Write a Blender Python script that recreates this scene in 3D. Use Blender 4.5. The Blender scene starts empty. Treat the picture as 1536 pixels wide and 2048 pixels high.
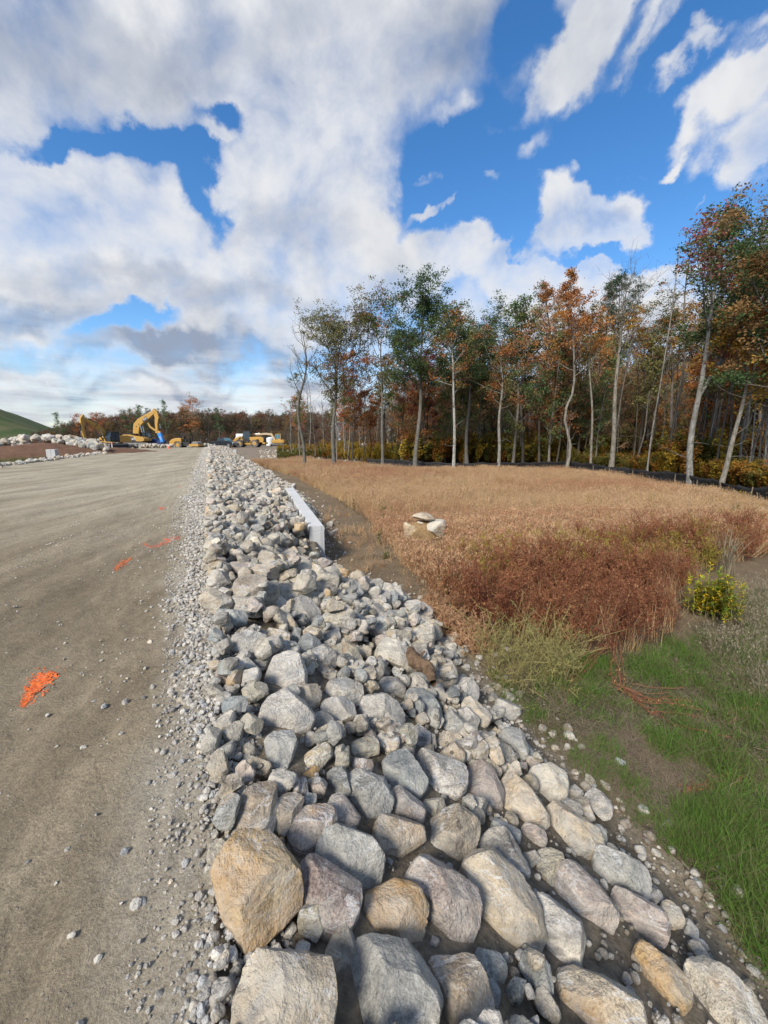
import bpy, bmesh, math, random
import numpy as np
from mathutils import Vector, Matrix

# ------------------------------------------------------------------ camera, world, sun, exposure
SC = bpy.context.scene
COL = SC.collection
R = math.radians
FPX, PITCH, EYE = 800.0, R(10.3), 1.65          # lens in pixels of the 1536x2048 photograph, tilt down, eye height
SUN_EL, SUN_AZ = R(40), R(212)                  # sun direction: azimuth clockwise from +Y, behind the camera to the left
SUN_STRENGTH, SUN_ANGLE = 3.2, R(16)
SKY_STRENGTH, EXPOSURE = 0.10, 0.80

cam_data = bpy.data.cameras.new('camera')
cam_data.sensor_fit = 'VERTICAL'
cam_data.sensor_height = 24.0
cam_data.lens = 24.0 * FPX / 2048.0
cam_data.clip_start, cam_data.clip_end = 0.05, 6000.0
cam = bpy.data.objects.new('camera', cam_data)
COL.objects.link(cam)
cam.location = (0, 0, EYE)
cam.rotation_euler = (math.pi / 2 - PITCH, 0, 0)
SC.camera = cam
SC.view_settings.view_transform = 'Standard'
SC.view_settings.look = 'None'
SC.view_settings.exposure = EXPOSURE
SC.view_settings.gamma = 1.0
SC.view_settings.use_curve_mapping = False
SC.cycles.max_bounces = 6
SC.cycles.diffuse_bounces = 3
SC.cycles.transparent_max_bounces = 8

SP, CP = math.sin(PITCH), math.cos(PITCH)
def ray(px, py):
    x, y = (px - 768.0) / FPX, (1024.0 - py) / FPX
    return np.array([x, y * SP + CP, y * CP - SP])
def on_z(px, py, z):
    d = ray(px, py); t = (z - EYE) / d[2]
    return np.array([d[0] * t, d[1] * t, z])
def at_y(px, py, Y):
    d = ray(px, py); t = Y / d[1]
    return np.array([d[0] * t, Y, EYE + d[2] * t])

def sun_dir():
    return Vector((math.sin(SUN_AZ) * math.cos(SUN_EL), math.cos(SUN_AZ) * math.cos(SUN_EL), math.sin(SUN_EL)))
sl = bpy.data.lights.new('sun', 'SUN')
sl.energy, sl.angle, sl.color = SUN_STRENGTH, SUN_ANGLE, (1.0, 0.955, 0.88)
so = bpy.data.objects.new('sun', sl); COL.objects.link(so)
so.rotation_euler = sun_dir().to_track_quat('Z', 'Y').to_euler()

# ------------------------------------------------------------------ node helpers
class NT:
    def __init__(s, tree): s.t = tree; s.n = tree.nodes; s.l = tree.links
    def node(s, typ, ins=None, **kw):
        n = s.n.new(typ)
        for k, v in kw.items(): setattr(n, k, v)
        if ins:
            for k, v in ins.items():
                if hasattr(v, 'is_linked') or isinstance(v, bpy.types.NodeSocket): s.l.new(v, n.inputs[k])
                else: n.inputs[k].default_value = v
        return n
    def math(s, op, a, b=0.0, c=None, clamp=False):
        ins = {0: a, 1: b}
        if c is not None: ins[2] = c
        return s.node('ShaderNodeMath', ins, operation=op, use_clamp=clamp).outputs[0]
    def vmath(s, op, a, b=(0, 0, 0)):
        n = s.node('ShaderNodeVectorMath', {0: a, 1: b}, operation=op)
        return n.outputs['Value'] if op in ('LENGTH', 'DOT_PRODUCT') else n.outputs[0]
    def noise(s, vec, scale, detail=5, rough=0.55, dist=0.0, out='Fac'):
        return s.node('ShaderNodeTexNoise', {'Vector': vec, 'Scale': scale, 'Detail': detail, 'Roughness': rough, 'Distortion': dist}).outputs[out]
    def vor(s, vec, scale, feature='F1', out='Distance', rand=1.0):
        return s.node('ShaderNodeTexVoronoi', {'Vector': vec, 'Scale': scale, 'Randomness': rand}, feature=feature).outputs[out]
    def rng(s, v, a, b, c=0.0, d=1.0, smooth=False):
        return s.node('ShaderNodeMapRange', {0: v, 1: a, 2: b, 3: c, 4: d}, interpolation_type='SMOOTHSTEP' if smooth else 'LINEAR').outputs[0]
    def mix(s, f, a, b, blend='MIX'):
        n = s.node('ShaderNodeMix', data_type='RGBA', blend_type=blend)
        for k, v in ((0, f), (6, a), (7, b)):
            if isinstance(v, bpy.types.NodeSocket): s.l.new(v, n.inputs[k])
            else: n.inputs[k].default_value = v if k == 0 else (tuple(v) + (1,) if len(v) == 3 else v)
        return n.outputs[2]
    def bump(s, h, strength=0.5, dist=0.02, normal=None):
        ins = {'Height': h, 'Strength': strength, 'Distance': dist}
        if normal is not None: ins['Normal'] = normal
        return s.node('ShaderNodeBump', ins).outputs[0]

def material(name):
    m = bpy.data.materials.new(name); m.use_nodes = True
    m.node_tree.nodes.clear()
    nt = NT(m.node_tree)
    out = nt.node('ShaderNodeOutputMaterial')
    return m, nt, out
def principled(nt, out, color, rough=0.9, normal=None, metallic=0.0, spec=0.3, **kw):
    ins = {'Base Color': color if isinstance(color, bpy.types.NodeSocket) else tuple(color) + (1,), 'Roughness': rough, 'Metallic': metallic, 'Specular IOR Level': spec}
    ins.update(kw)
    if normal is not None: ins['Normal'] = normal
    p = nt.node('ShaderNodeBsdfPrincipled', ins)
    nt.l.new(p.outputs[0], out.inputs[0])
    return p

# ------------------------------------------------------------------ sky: Nishita blue with broken autumn cumulus laid over it by direction
def build_world():
    w = bpy.data.worlds.new('World'); SC.world = w; w.use_nodes = True
    w.node_tree.nodes.clear()
    nt = NT(w.node_tree)
    out = nt.node('ShaderNodeOutputWorld')
    sky = nt.node('ShaderNodeTexSky', sky_type='NISHITA', sun_disc=False, sun_elevation=SUN_EL, sun_rotation=SUN_AZ, air_density=1.0, dust_density=0.25, ozone_density=2.2)
    v = nt.node('ShaderNodeTexCoord').outputs['Generated']
    v = nt.vmath('NORMALIZE', v)
    sep = nt.node('ShaderNodeSeparateXYZ', {0: v})
    zc = nt.math('MAXIMUM', sep.outputs[2], 0.0)
    den = nt.math('ADD', zc, 0.10)
    px = nt.math('DIVIDE', sep.outputs[0], den); py = nt.math('DIVIDE', sep.outputs[1], den)
    P = nt.node('ShaderNodeCombineXYZ', {0: px, 1: py, 2: 0.0}).outputs[0]
    n_big = nt.noise(P, 0.9, 9, 0.56, 0.25)
    n_dir = nt.noise(v, 7.0, 8, 0.56, 0.2)
    n_off = nt.noise(nt.vmath('ADD', v, (-0.030, -0.02, 0.045)), 7.0, 6, 0.55, 0.2)
    wa = nt.noise(v, 5.5, 3, 0.5, 0.0, 'Color'); wb = nt.noise(v, 19.0, 5, 0.6, 0.0, 'Color')
    half = (0.5, 0.5, 0.5)
    warp = nt.vmath('ADD', nt.vmath('MULTIPLY', nt.vmath('SUBTRACT', wa, half), (0.20, 0.20, 0.20)), nt.vmath('MULTIPLY', nt.vmath('SUBTRACT', wb, half), (0.075, 0.075, 0.075)))
    vw = nt.vmath('ADD', v, warp)
    def blob(x, y, rx, ry, rot, wt):
        c = ray(x, y); c /= np.linalg.norm(c)
        a = R(rot); ca, sa = math.cos(a), math.sin(a)
        def nd(dx, dy):
            q = ray(x + dx, y - dy); return q / np.linalg.norm(q)
        e1 = nd(ca * rx, sa * rx) - nd(-ca * rx, -sa * rx); A = np.linalg.norm(e1) / 2; e1 /= 2 * A
        e2 = nd(-sa * ry, ca * ry) - nd(sa * ry, -ca * ry); B = np.linalg.norm(e2) / 2; e2 /= 2 * B
        e2 = e2 - e1 * e1.dot(e2); e2 /= np.linalg.norm(e2); e3 = np.cross(e1, e2)
        M = Matrix((e1, e2, e3)).transposed()
        mp = nt.node('ShaderNodeMapping', {'Vector': vw, 'Location': tuple(c), 'Rotation': M.to_euler(), 'Scale': (A, B, max(A, B) * 1.4)}, vector_type='TEXTURE')
        ln = nt.vmath('LENGTH', mp.outputs[0])
        return nt.rng(ln, 1.25, 0.1, 0.0, wt, True)
    cover = [  # x, y, half width, half height, turn, weight (photograph pixels, turned into directions)
        (330, 40, 760, 190, 0, 1.5), (880, 60, 170, 150, 20, .9), (640, 190, 230, 160, 0, .9), (-300, 200, 450, 350, 0, 1.2),
        (60, 285, 75, 45, 10, -2.05), (190, 260, 115, 56, 8, -2.0), (320, 280, 110, 55, -10, -2.25), (430, 205, 60, 55, 0, -1.95), (395, 350, 45, 75, -8, -2.25),
        (415, 240, 50, 42, 0, 1.5), (140, 235, 60, 30, 20, .7),
        (150, 440, 330, 125, 0, 1.8), (590, 400, 190, 170, 0, 1.6), (330, 560, 560, 110, 0, 1.6), (720, 500, 110, 80, 0, .8),
        (268, 655, 85, 30, 8, -2.05), (520, 640, 260, 70, 0, 1.0), (60, 640, 190, 50, 0, 1.0), (380, 700, 260, 45, 0, 1.0), (250, 790, 900, 60, 0, .5),
        (830, 400, 60, 130, 0, -1.55), (980, 330, 170, 170, 0, -1.85), (1060, 60, 70, 90, 0, -1.75), (1260, 250, 150, 200, 0, -1.85), (1340, 430, 160, 110, 0, -1.65), (1440, 30, 150, 90, 0, -0.95), (960, 440, 150, 60, 0, -1.35),
        (1150, 110, 150, 52, 46, 1.75), (1000, 245, 75, 30, 20, 1.5), (1072, 283, 75, 42, 32, 1.8), (1310, 65, 160, 36, 42, 1.9),
        (1430, 190, 190, 42, 38, 1.75), (1490, 290, 190, 75, 34, 2.0), (1330, 305, 60, 18, 35, 2.1), (1460, 370, 90, 45, 30, 1.3),
        (1300, 130, 60, 22, 42, 1.5), (1390, 110, 90, 24, 42, 1.6), (1055, 205, 60, 28, 42, 1.3), (930, 205, 60, 45, 10, 1.2), (1250, 335, 50, 16, 42, 1.2), (1480, 60, 70, 22, 40, 1.3), (1010, 440, 40, 12, 30, 1.3),
        (1135, 420, 68, 72, 0, 3.0), (1235, 430, 62, 56, 0, 2.9), (1180, 468, 105, 30, 0, 2.3), (1190, 512, 150, 14, 3, -1.4), (1040, 470, 60, 40, 0, -1.0), (1320, 470, 60, 40, 0, -1.0), (1375, 450, 40, 12, 50, 1.9), (1180, 330, 30, 26, 50, 1.4),
        (868, 440, 66, 17, 35, 2.5), (985, 368, 66, 26, 20, 2.0), (860, 355, 45, 22, 20, 1.7),
        (1000, 545, 260, 55, 0, 2.0), (850, 545, 90, 60, 20, 1.2), (1330, 525, 130, 30, 8, 1.8), (960, 490, 60, 22, 25, 1.0), (1240, 640, 500, 90, 0, 1.2),
    ]
    dens = nt.math('ADD', nt.rng(sep.outputs[2], 0.0, 0.35, 0.45, 0.30), nt.rng(sep.outputs[2], 0.02, 0.16, 1.1, 0.0, True))
    for b in cover: dens = nt.math('ADD', dens, blob(*b))
    dens = nt.math('MINIMUM', dens, 1.15)
    nn = nt.math('ADD', nt.math('MULTIPLY', nt.math('SUBTRACT', n_big, 0.5), 2.2), nt.math('MULTIPLY', nt.math('SUBTRACT', n_dir, 0.5), 3.0))
    dens = nt.math('ADD', dens, nn)
    alpha = nt.rng(dens, -0.35, 1.55, 0.0, 1.0, True)
    dark = [(250, 50, 620, 110, 0, .62), (960, 70, 200, 130, 0, .75), (120, 190, 300, 90, 0, .25), (60, 632, 240, 34, 0, .7), (420, 590, 300, 45, -3, .5), (560, 440, 190, 60, -10, .4),
            (350, 690, 190, 32, 3, .9), (560, 725, 170, 30, 0, .85), (120, 720, 260, 18, 0, .45), (330, 770, 500, 16, 0, .35), (1195, 450, 60, 26, 10, .5), (150, 560, 260, 40, 0, .3), (760, 620, 200, 40, 0, .3), (330, 150, 260, 90, 0, .15)]
    dk = None
    for b in dark:
        q = blob(*b); dk = q if dk is None else nt.math('ADD', dk, q)
    relief = nt.math('MULTIPLY', nt.math('SUBTRACT', n_off, n_dir), 1.25)
    base_noise = nt.rng(n_big, 0.35, 0.7, -0.14, 0.30)
    # flat layered decks low over the horizon
    lay = nt.noise(nt.node('ShaderNodeMapping', {'Vector': v, 'Scale': (1.0, 1.0, 7.5)}).outputs[0], 4.2, 7, 0.55, 0.3)
    low = nt.rng(sep.outputs[2], 0.10, 0.30, 1.0, 0.0, True)
    layer = nt.math('MULTIPLY', nt.rng(lay, 0.40, 0.62, 0.0, 0.5), low)
    shade = nt.math('ADD', nt.math('ADD', nt.math('ADD', dk, layer), relief), base_noise)
    # thick middles of a cloud are greyer than their rims
    shade = nt.math('ADD', shade, nt.rng(dens, 0.9, 2.2, 0.0, 0.22))
    shade = nt.math('MINIMUM', nt.math('MAXIMUM', shade, 0.0), 1.0)
    k = 1.0 / SKY_STRENGTH
    white = (0.475 * k, 0.480 * k, 0.492 * k, 1); grey = (0.185 * k, 0.218 * k, 0.285 * k, 1)
    cloud = nt.mix(shade, white, grey)
    # clear part: Nishita, deeper and more saturated as the photograph shows it
    hs = nt.node('ShaderNodeHueSaturation', {'Color': sky.outputs[0], 'Saturation': 1.3, 'Value': 1.13, 'Hue': 0.503})
    col = nt.mix(alpha, hs.outputs[0], cloud)
    bg = nt.node('ShaderNodeBackground', {'Color': col, 'Strength': SKY_STRENGTH})
    nt.l.new(bg.outputs[0], out.inputs[0])
    w.cycles.sampling_method = 'MANUAL'; w.cycles.sample_map_resolution = 1024
build_world()

# ------------------------------------------------------------------ numeric helpers
def _hash(ix, iy, iz, seed):
    h = (ix * 374761393 + iy * 668265263 + iz * 2147483647 + seed * 974634777) & 0xFFFFFFFF
    h = ((h ^ (h >> 13)) * 1274126177) & 0xFFFFFFFF
    h = (h ^ (h >> 16)) & 0xFFFFFFFF
    return h / 4294967295.0
def vnoise(P, seed=0):
    P = np.asarray(P, float); I = np.floor(P).astype(np.int64); f = P - I
    f = f * f * (3 - 2 * f); r = 0
    for dx in (0, 1):
        for dy in (0, 1):
            for dz in (0, 1):
                w = (f[:, 0] if dx else 1 - f[:, 0]) * (f[:, 1] if dy else 1 - f[:, 1]) * (f[:, 2] if dz else 1 - f[:, 2])
                r = r + w * _hash(I[:, 0] + dx, I[:, 1] + dy, I[:, 2] + dz, seed)
    return r
def fbm(P, octaves=4, seed=0, gain=0.5, lac=2.07):
    a, s, t = 1.0, 0.0, 0.0
    P = np.asarray(P, float)
    for o in range(octaves):
        s = s + a * vnoise(P, seed + o * 17); t += a; a *= gain; P = P * lac + 3.7
    return s / t
def fbm2(x, y, scale, octaves=4, seed=0, gain=0.5):
    x = np.asarray(x, float); y = np.asarray(y, float)
    sh = x.shape
    return fbm(np.stack([x.ravel() * scale, y.ravel() * scale, np.full(x.size, seed * 1.37)], 1), octaves, seed, gain).reshape(sh)
def sstep(a, b, x):
    t = np.clip((np.asarray(x, float) - a) / (b - a), 0, 1); return t * t * (3 - 2 * t)

def mesh_np(name, V, F, mat=None, col=None, smooth=False):
    """mesh data from a vertex array and a face array (all tris or all quads); col = RGBA per vertex"""
    V = np.asarray(V, np.float32); F = np.asarray(F, np.int32)
    me = bpy.data.meshes.new(name)
    k = F.shape[1]
    me.vertices.add(len(V)); me.vertices.foreach_set('co', V.ravel())
    me.loops.add(F.size); me.loops.foreach_set('vertex_index', F.ravel())
    me.polygons.add(len(F)); me.polygons.foreach_set('loop_start', np.arange(0, F.size, k, dtype=np.int32))
    try: me.polygons.foreach_set('loop_total', np.full(len(F), k, np.int32))
    except Exception: pass
    me.polygons.foreach_set('use_smooth', np.full(len(F), bool(smooth)))
    if col is not None:
        ca = me.color_attributes.new('Col', 'FLOAT_COLOR', 'POINT')
        c = np.asarray(col, np.float32)
        if c.shape[1] == 3: c = np.concatenate([c, np.zeros((len(c), 1), np.float32)], 1)
        ca.data.foreach_set('color', c.ravel())
    me.update(calc_edges=True); me.validate()
    if mat is not None: me.materials.append(mat)
    return me
def link(name, data, parent=None, loc=None, rot=None, **props):
    o = bpy.data.objects.new(name, data); COL.objects.link(o)
    if parent is not None: o.parent = parent
    if loc is not None: o.location = loc
    if rot is not None: o.rotation_euler = rot
    for k, v in props.items():
        if v is not None: o[k] = v
    return o
def thing(name, label, cat, loc=(0, 0, 0), rotz=0.0, group=None, scale=1.0):
    o = link(name, None, None, loc, (0, 0, rotz), label=label, category=cat, group=group)
    o.empty_display_size = 0.3
    o.scale = (scale,) * 3
    return o
class Batch:
    """collects numpy meshes of one face size"""
    def __init__(s): s.V, s.F, s.C, s.n = [], [], [], 0
    def add(s, V, F, C=None):
        s.V.append(V); s.F.append(F + s.n); s.n += len(V)
        if C is not None: s.C.append(C if getattr(C, 'ndim', 1) == 2 else np.tile(np.asarray(C, float), (len(V), 1)))
    def mesh(s, name, mat, smooth=False):
        return mesh_np(name, np.concatenate(s.V), np.concatenate(s.F), mat, np.concatenate(s.C) if s.C else None, smooth)

class MB:
    """hard-surface parts from boxes, prisms, cylinders and bars"""
    def __init__(s): s.v, s.f = [], []
    def _add(s, vs, fs):
        n = len(s.v); s.v += [tuple(p) for p in vs]; s.f += [tuple(i + n for i in f) for f in fs]; return s
    def box(s, x0, x1, y0, y1, z0, z1, c=0.0):
        return s.prism([(x0 + c, z0), (x1 - c, z0), (x1, z0 + c), (x1, z1 - c), (x1 - c, z1), (x0 + c, z1), (x0, z1 - c), (x0, z0 + c)] if c > 0 else [(x0, z0), (x1, z0), (x1, z1), (x0, z1)], y0, y1)
    def prism(s, pts, y0, y1):
        n = len(pts)
        vs = [(x, y0, z) for x, z in pts] + [(x, y1, z) for x, z in pts]
        fs = [tuple(range(n)), tuple(range(2 * n - 1, n - 1, -1))] + [(i, i + n, (i + 1) % n + n, (i + 1) % n) for i in range(n)]
        return s._add(vs, fs)
    def cyl(s, p0, p1, r0, r1=None, n=10):
        r1 = r0 if r1 is None else r1
        p0, p1 = Vector(p0), Vector(p1); d = (p1 - p0).normalized(); a = d.orthogonal().normalized(); b = d.cross(a)
        vs = [p0 + (a * math.cos(t) + b * math.sin(t)) * r0 for t in [2 * math.pi * i / n for i in range(n)]] + [p1 + (a * math.cos(t) + b * math.sin(t)) * r1 for t in [2 * math.pi * i / n for i in range(n)]]
        fs = [tuple(range(n - 1, -1, -1)), tuple(range(n, 2 * n))] + [(i, (i + 1) % n, (i + 1) % n + n, i + n) for i in range(n)]
        return s._add(vs, fs)
    def strip(s, pts, w, y0, y1):
        """a boom-like bar of varying depth w along a polyline in the x-z plane"""
        L, Rr = [], []
        for i, (x, z) in enumerate(pts):
            a = Vector(pts[max(i - 1, 0)]); b = Vector(pts[min(i + 1, len(pts) - 1)])
            d = (b - a).normalized(); nrm = Vector((-d[1], d[0]))
            L.append((x + nrm[0] * w[i] / 2, z + nrm[1] * w[i] / 2)); Rr.append((x - nrm[0] * w[i] / 2, z - nrm[1] * w[i] / 2))
        n = len(pts); vs = []
        for P in (L, Rr):
            for y in (y0, y1): vs += [(x, y, z) for x, z in P]
        fs = []
        for i in range(n - 1):
            a, b, c, d = i, i + n, i + 2 * n, i + 3 * n     # L y0, L y1, R y0, R y1
            fs += [(a, a + 1, b + 1, b), (c, d, d + 1, c + 1), (a, c, c + 1, a + 1), (b, b + 1, d + 1, d)]
        fs += [(0, n, 3 * n, 2 * n), (n - 1, 3 * n - 1, 4 * n - 1, 2 * n - 1)]
        return s._add(vs, fs)
    def build(s, name, mat, parent=None, bevel=0.0, smooth=False, **props):
        me = bpy.data.meshes.new(name); me.from_pydata(s.v, [], s.f)
        bm = bmesh.new(); bm.from_mesh(me); bmesh.ops.recalc_face_normals(bm, faces=bm.faces)
        if bevel > 0:
            bmesh.ops.bevel(bm, geom=[e for e in bm.edges if len(e.link_faces) == 2 and e.calc_face_angle(0) > 0.5], offset=bevel, segments=1, affect='EDGES')
        bm.to_mesh(me); bm.free()
        if smooth: me.shade_smooth()
        me.materials.append(mat)
        return link(name, me, parent, **props)

# ------------------------------------------------------------------ materials
def stone_material(name, use_attr):
    m, nt, out = material(name)
    if use_attr:
        a = nt.node('ShaderNodeAttribute', attribute_name='Col'); base, stain = a.outputs['Color'], a.outputs['Alpha']
        oi = nt.node('ShaderNodeObjectInfo')
        co = nt.node('ShaderNodeTexCoord').outputs['Object']
    else:
        oi = nt.node('ShaderNodeObjectInfo'); base, stain = oi.outputs['Color'], oi.outputs['Alpha']
        off = nt.node('ShaderNodeVectorMath', {0: nt.node('ShaderNodeTexCoord').outputs['Object'], 1: (1, 1, 1)}, operation='MULTIPLY').outputs[0]
        rv = nt.node('ShaderNodeCombineXYZ', {0: nt.math('MULTIPLY', oi.outputs['Random'], 31.0), 1: nt.math('MULTIPLY', oi.outputs['Random'], 17.0), 2: nt.math('MULTIPLY', oi.outputs['Random'], 53.0)}).outputs[0]
        co = nt.vmath('ADD', off, rv)
    big = nt.noise(co, 3.2, 4, 0.55)
    mid = nt.noise(co, 16.0, 6, 0.65, 0.6)
    own = nt.math('FRACT', nt.math('MULTIPLY', nt.node('ShaderNodeSeparateColor', {0: base}).outputs[0], 173.3))
    own2 = nt.math('FRACT', nt.math('MULTIPLY', own, 7.7))
    grain = nt.noise(co, 105.0, 3, 0.75)
    grain2 = nt.vor(co, 95.0, 'F1', 'Distance')
    col = nt.mix(1.0, base, nt.mix(nt.rng(big, 0.3, 0.7), (0.80, 0.79, 0.80), (1.16, 1.13, 1.07)), 'MULTIPLY')
    col = nt.mix(1.0, col, nt.mix(nt.rng(mid, 0.3, 0.72), (0.62, 0.61, 0.62), (1.26, 1.24, 1.19)), 'MULTIPLY')
    col = nt.mix(nt.rng(own, 0.0, 1.0, 0.22, 1.0), col, nt.mix(1.0, col, nt.mix(nt.rng(grain, 0.34, 0.68), (0.46, 0.45, 0.45), (1.42, 1.42, 1.40)), 'MULTIPLY'))
    # foliated dark and light bands on some of the stones
    fo = nt.noise(nt.node('ShaderNodeMapping', {'Vector': co, 'Rotation': (0.9, 0.4, 1.3), 'Scale': (1.2, 1.2, 9.0)}).outputs[0], 3.0, 6, 0.6, 0.7)
    col = nt.mix(nt.math('MULTIPLY', nt.rng(own2, 0.45, 0.75), nt.rng(fo, 0.46, 0.58)), col, nt.mix(1.0, col, (0.60, 0.61, 0.64), 'MULTIPLY'))
    # pale veins and flaked patches
    str_co = nt.node('ShaderNodeMapping', {'Vector': co, 'Rotation': (0.6, 0.9, 0.3), 'Scale': (1.0, 1.0, 4.5)}).outputs[0]
    vein = nt.noise(str_co, 3.6, 7, 0.62, 1.6)
    vm = nt.rng(nt.math('ABSOLUTE', nt.math('SUBTRACT', vein, 0.52)), 0.0, 0.028, 1.0, 0.0)
    vm = nt.math('MULTIPLY', vm, nt.rng(big, 0.42, 0.62))
    col = nt.mix(nt.math('MULTIPLY', vm, 0.75), col, (0.68, 0.67, 0.64))
    # blue and rust patches
    pt = nt.noise(co, 4.3, 6, 0.6, 0.9)
    col = nt.mix(nt.math('MULTIPLY', nt.rng(pt, 0.56, 0.66), 0.32), col, (0.20, 0.23, 0.25))
    st = nt.math('ADD', nt.noise(co, 2.7, 7, 0.62, 0.8), nt.math('MULTIPLY', stain, 0.34))
    col = nt.mix(nt.math('MULTIPLY', nt.rng(st, 0.66, 0.80), 0.72), col, nt.mix(grain, (0.40, 0.19, 0.05), (0.50, 0.33, 0.15)))
    # rock dust settled everywhere in blotches
    du = nt.noise(co, 7.0, 8, 0.68)
    col = nt.mix(nt.math('MULTIPLY', nt.rng(du, 0.40, 0.66), 0.55), col, (0.52, 0.48, 0.405))
    h = nt.math('ADD', nt.math('MULTIPLY', nt.noise(co, 9.0, 10, 0.62, 0.3), 1.0), nt.math('MULTIPLY', grain, 0.10))
    nrm = nt.bump(h, 0.95, 0.07)
    nrm = nt.bump(nt.math('MULTIPLY', grain2, 1.0), 0.20, 0.006, nrm)
    principled(nt, out, col, 0.92, nrm, spec=0.15)
    return m
M = {}
M['stone'] = stone_material('stone_surface', False)
M['stone_joined'] = stone_material('stone_surface_joined', True)

def mat_attr(name, rough=0.9, vary=0.25, scale=30.0, bump=0.3, spec=0.2, trans=0.0):
    m, nt, out = material(name)
    a = nt.node('ShaderNodeAttribute', attribute_name='Col').outputs['Color']
    co = nt.node('ShaderNodeTexCoord').outputs['Object']
    n = nt.noise(co, scale, 6, 0.65)
    col = nt.mix(1.0, a, nt.mix(nt.rng(n, 0.3, 0.7), (1 - vary,) * 3, (1 + vary,) * 3), 'MULTIPLY')
    p = principled(nt, out, col, rough, nt.bump(n, bump, 0.02) if bump else None, spec=spec)
    if trans:
        tr = nt.node('ShaderNodeBsdfTranslucent', {'Color': col})
        mx = nt.node('ShaderNodeMixShader', {0: trans, 1: p.outputs[0], 2: tr.outputs[0]})
        nt.l.new(mx.outputs[0], out.inputs[0])
    return m
def mat_plant(name, colA, colB, colTip=None, trans=0.3):
    """blade/leaf material: colour differs per instance and by the vertex value in Col.r (0 root .. 1 tip)"""
    m, nt, out = material(name)
    a = nt.node('ShaderNodeAttribute', attribute_name='Col')
    sep = nt.node('ShaderNodeSeparateColor', {0: a.outputs['Color']})
    rnd = nt.node('ShaderNodeObjectInfo').outputs['Random']
    f = nt.math('ADD', nt.math('MULTIPLY', rnd, 0.55), nt.math('MULTIPLY', sep.outputs[1], 0.45))
    col = nt.mix(f, colA, colB)
    if colTip is not None: col = nt.mix(nt.math('MULTIPLY', sep.outputs[2], 1.0), col, colTip)
    p = principled(nt, out, col, 0.8, spec=0.15)
    tr = nt.node('ShaderNodeBsdfTranslucent', {'Color': col})
    mx = nt.node('ShaderNodeMixShader', {0: trans, 1: p.outputs[0], 2: tr.outputs[0]})
    nt.l.new(mx.outputs[0], out.inputs[0])
    return m
def mat_plain(name, color, rough=0.5, metallic=0.0, spec=0.4, dirt=0.0, dirtcol=(0.30, 0.26, 0.21), bump=0.0):
    m, nt, out = material(name)
    co = nt.node('ShaderNodeTexCoord').outputs['Object']
    n = nt.noise(co, 2.5, 8, 0.65)
    col = nt.mix(nt.math('MULTIPLY', nt.rng(n, 0.4, 0.7), dirt), color, dirtcol)
    principled(nt, out, col, nt.rng(n, 0.3, 0.7, rough, min(1, rough + 0.25)), nt.bump(n, bump, 0.02) if bump else None, metallic, spec)
    return m
# ------------------------------------------------------------------ terrain
O2 = np.array([-0.485, 0.866]); T2 = np.array([-0.3955, 0.9185]); N2 = np.array([0.9185, 0.3955])   # crest line of the bank
FIELD = -1.3
S_K = [-4, -0.3, 0.8, 2.0, 3.0, 4.5, 6.1, 7.8, 11, 14.3, 21, 29, 48, 60, 75, 100, 160]
D_K = [2.7, 2.65, 2.75, 2.85, 2.92, 3.05, 2.75, 2.15, 2.85, 3.6, 4.2, 4.35, 4.6, 4.3, 3.4, 2.2, 2.0]
def xy_sd(x, y):
    x = np.asarray(x, float) - O2[0]; y = np.asarray(y, float) - O2[1]
    return x * T2[0] + y * T2[1], x * N2[0] + y * N2[1]
def sd_xy(s, d):
    s = np.asarray(s, float); d = np.asarray(d, float)
    return O2[0] + s * T2[0] + d * N2[0], O2[1] + s * T2[1] + d * N2[1]
def toe(s): return np.interp(s, S_K, D_K)
WALL_A, WALL_B = np.array([-1.57, 9.15]), np.array([-3.98, 16.75])      # headwall axis, near and far end
_, WD = xy_sd(*np.array([WALL_A, WALL_B]).T); WS, _ = xy_sd(*np.array([WALL_A, WALL_B]).T)
def lower(x, y):
    return FIELD + 1.27 * sstep(50, 80, y) * (1 - sstep(10, 24, x)) + (fbm2(x, y, 0.35, 3, 5) - 0.5) * 0.16 + (fbm2(x, y, 2.2, 3, 8) - 0.5) * 0.05
def height(x, y, fine=True):
    x = np.asarray(x, float); y = np.asarray(y, float)
    s, d = xy_sd(x, y); D = toe(s); lo = lower(x, y)
    t = np.clip(d / D, 0, 1)
    near = sstep(5.2, 6.4, s) * (1 - sstep(8.0, 8.6, s)); t = t * (1 - near) + np.clip(d / 2.05, 0, 1) * near
    z = lo * np.where(d > 0, t, 0)
    wd = np.interp(s, WS, WD)                                          # behind the headwall the fill stays high
    inw = sstep(7.0, 8.2, s) * (1 - sstep(15.5, 17.0, s))
    zw = np.where(d < wd, -0.70 * np.clip(d / wd, 0, 1), lo)
    z = z * (1 - inw) + zw * inw
    z = np.where(d <= 0, 0.0, z)
    left = sstep(-11.8, -14.5, d)
    z = np.where(d < -11.8, -0.35 * left + (fbm2(x, y, 0.25, 3, 3) - .5) * 0.4 * left, z)
    return z
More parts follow.
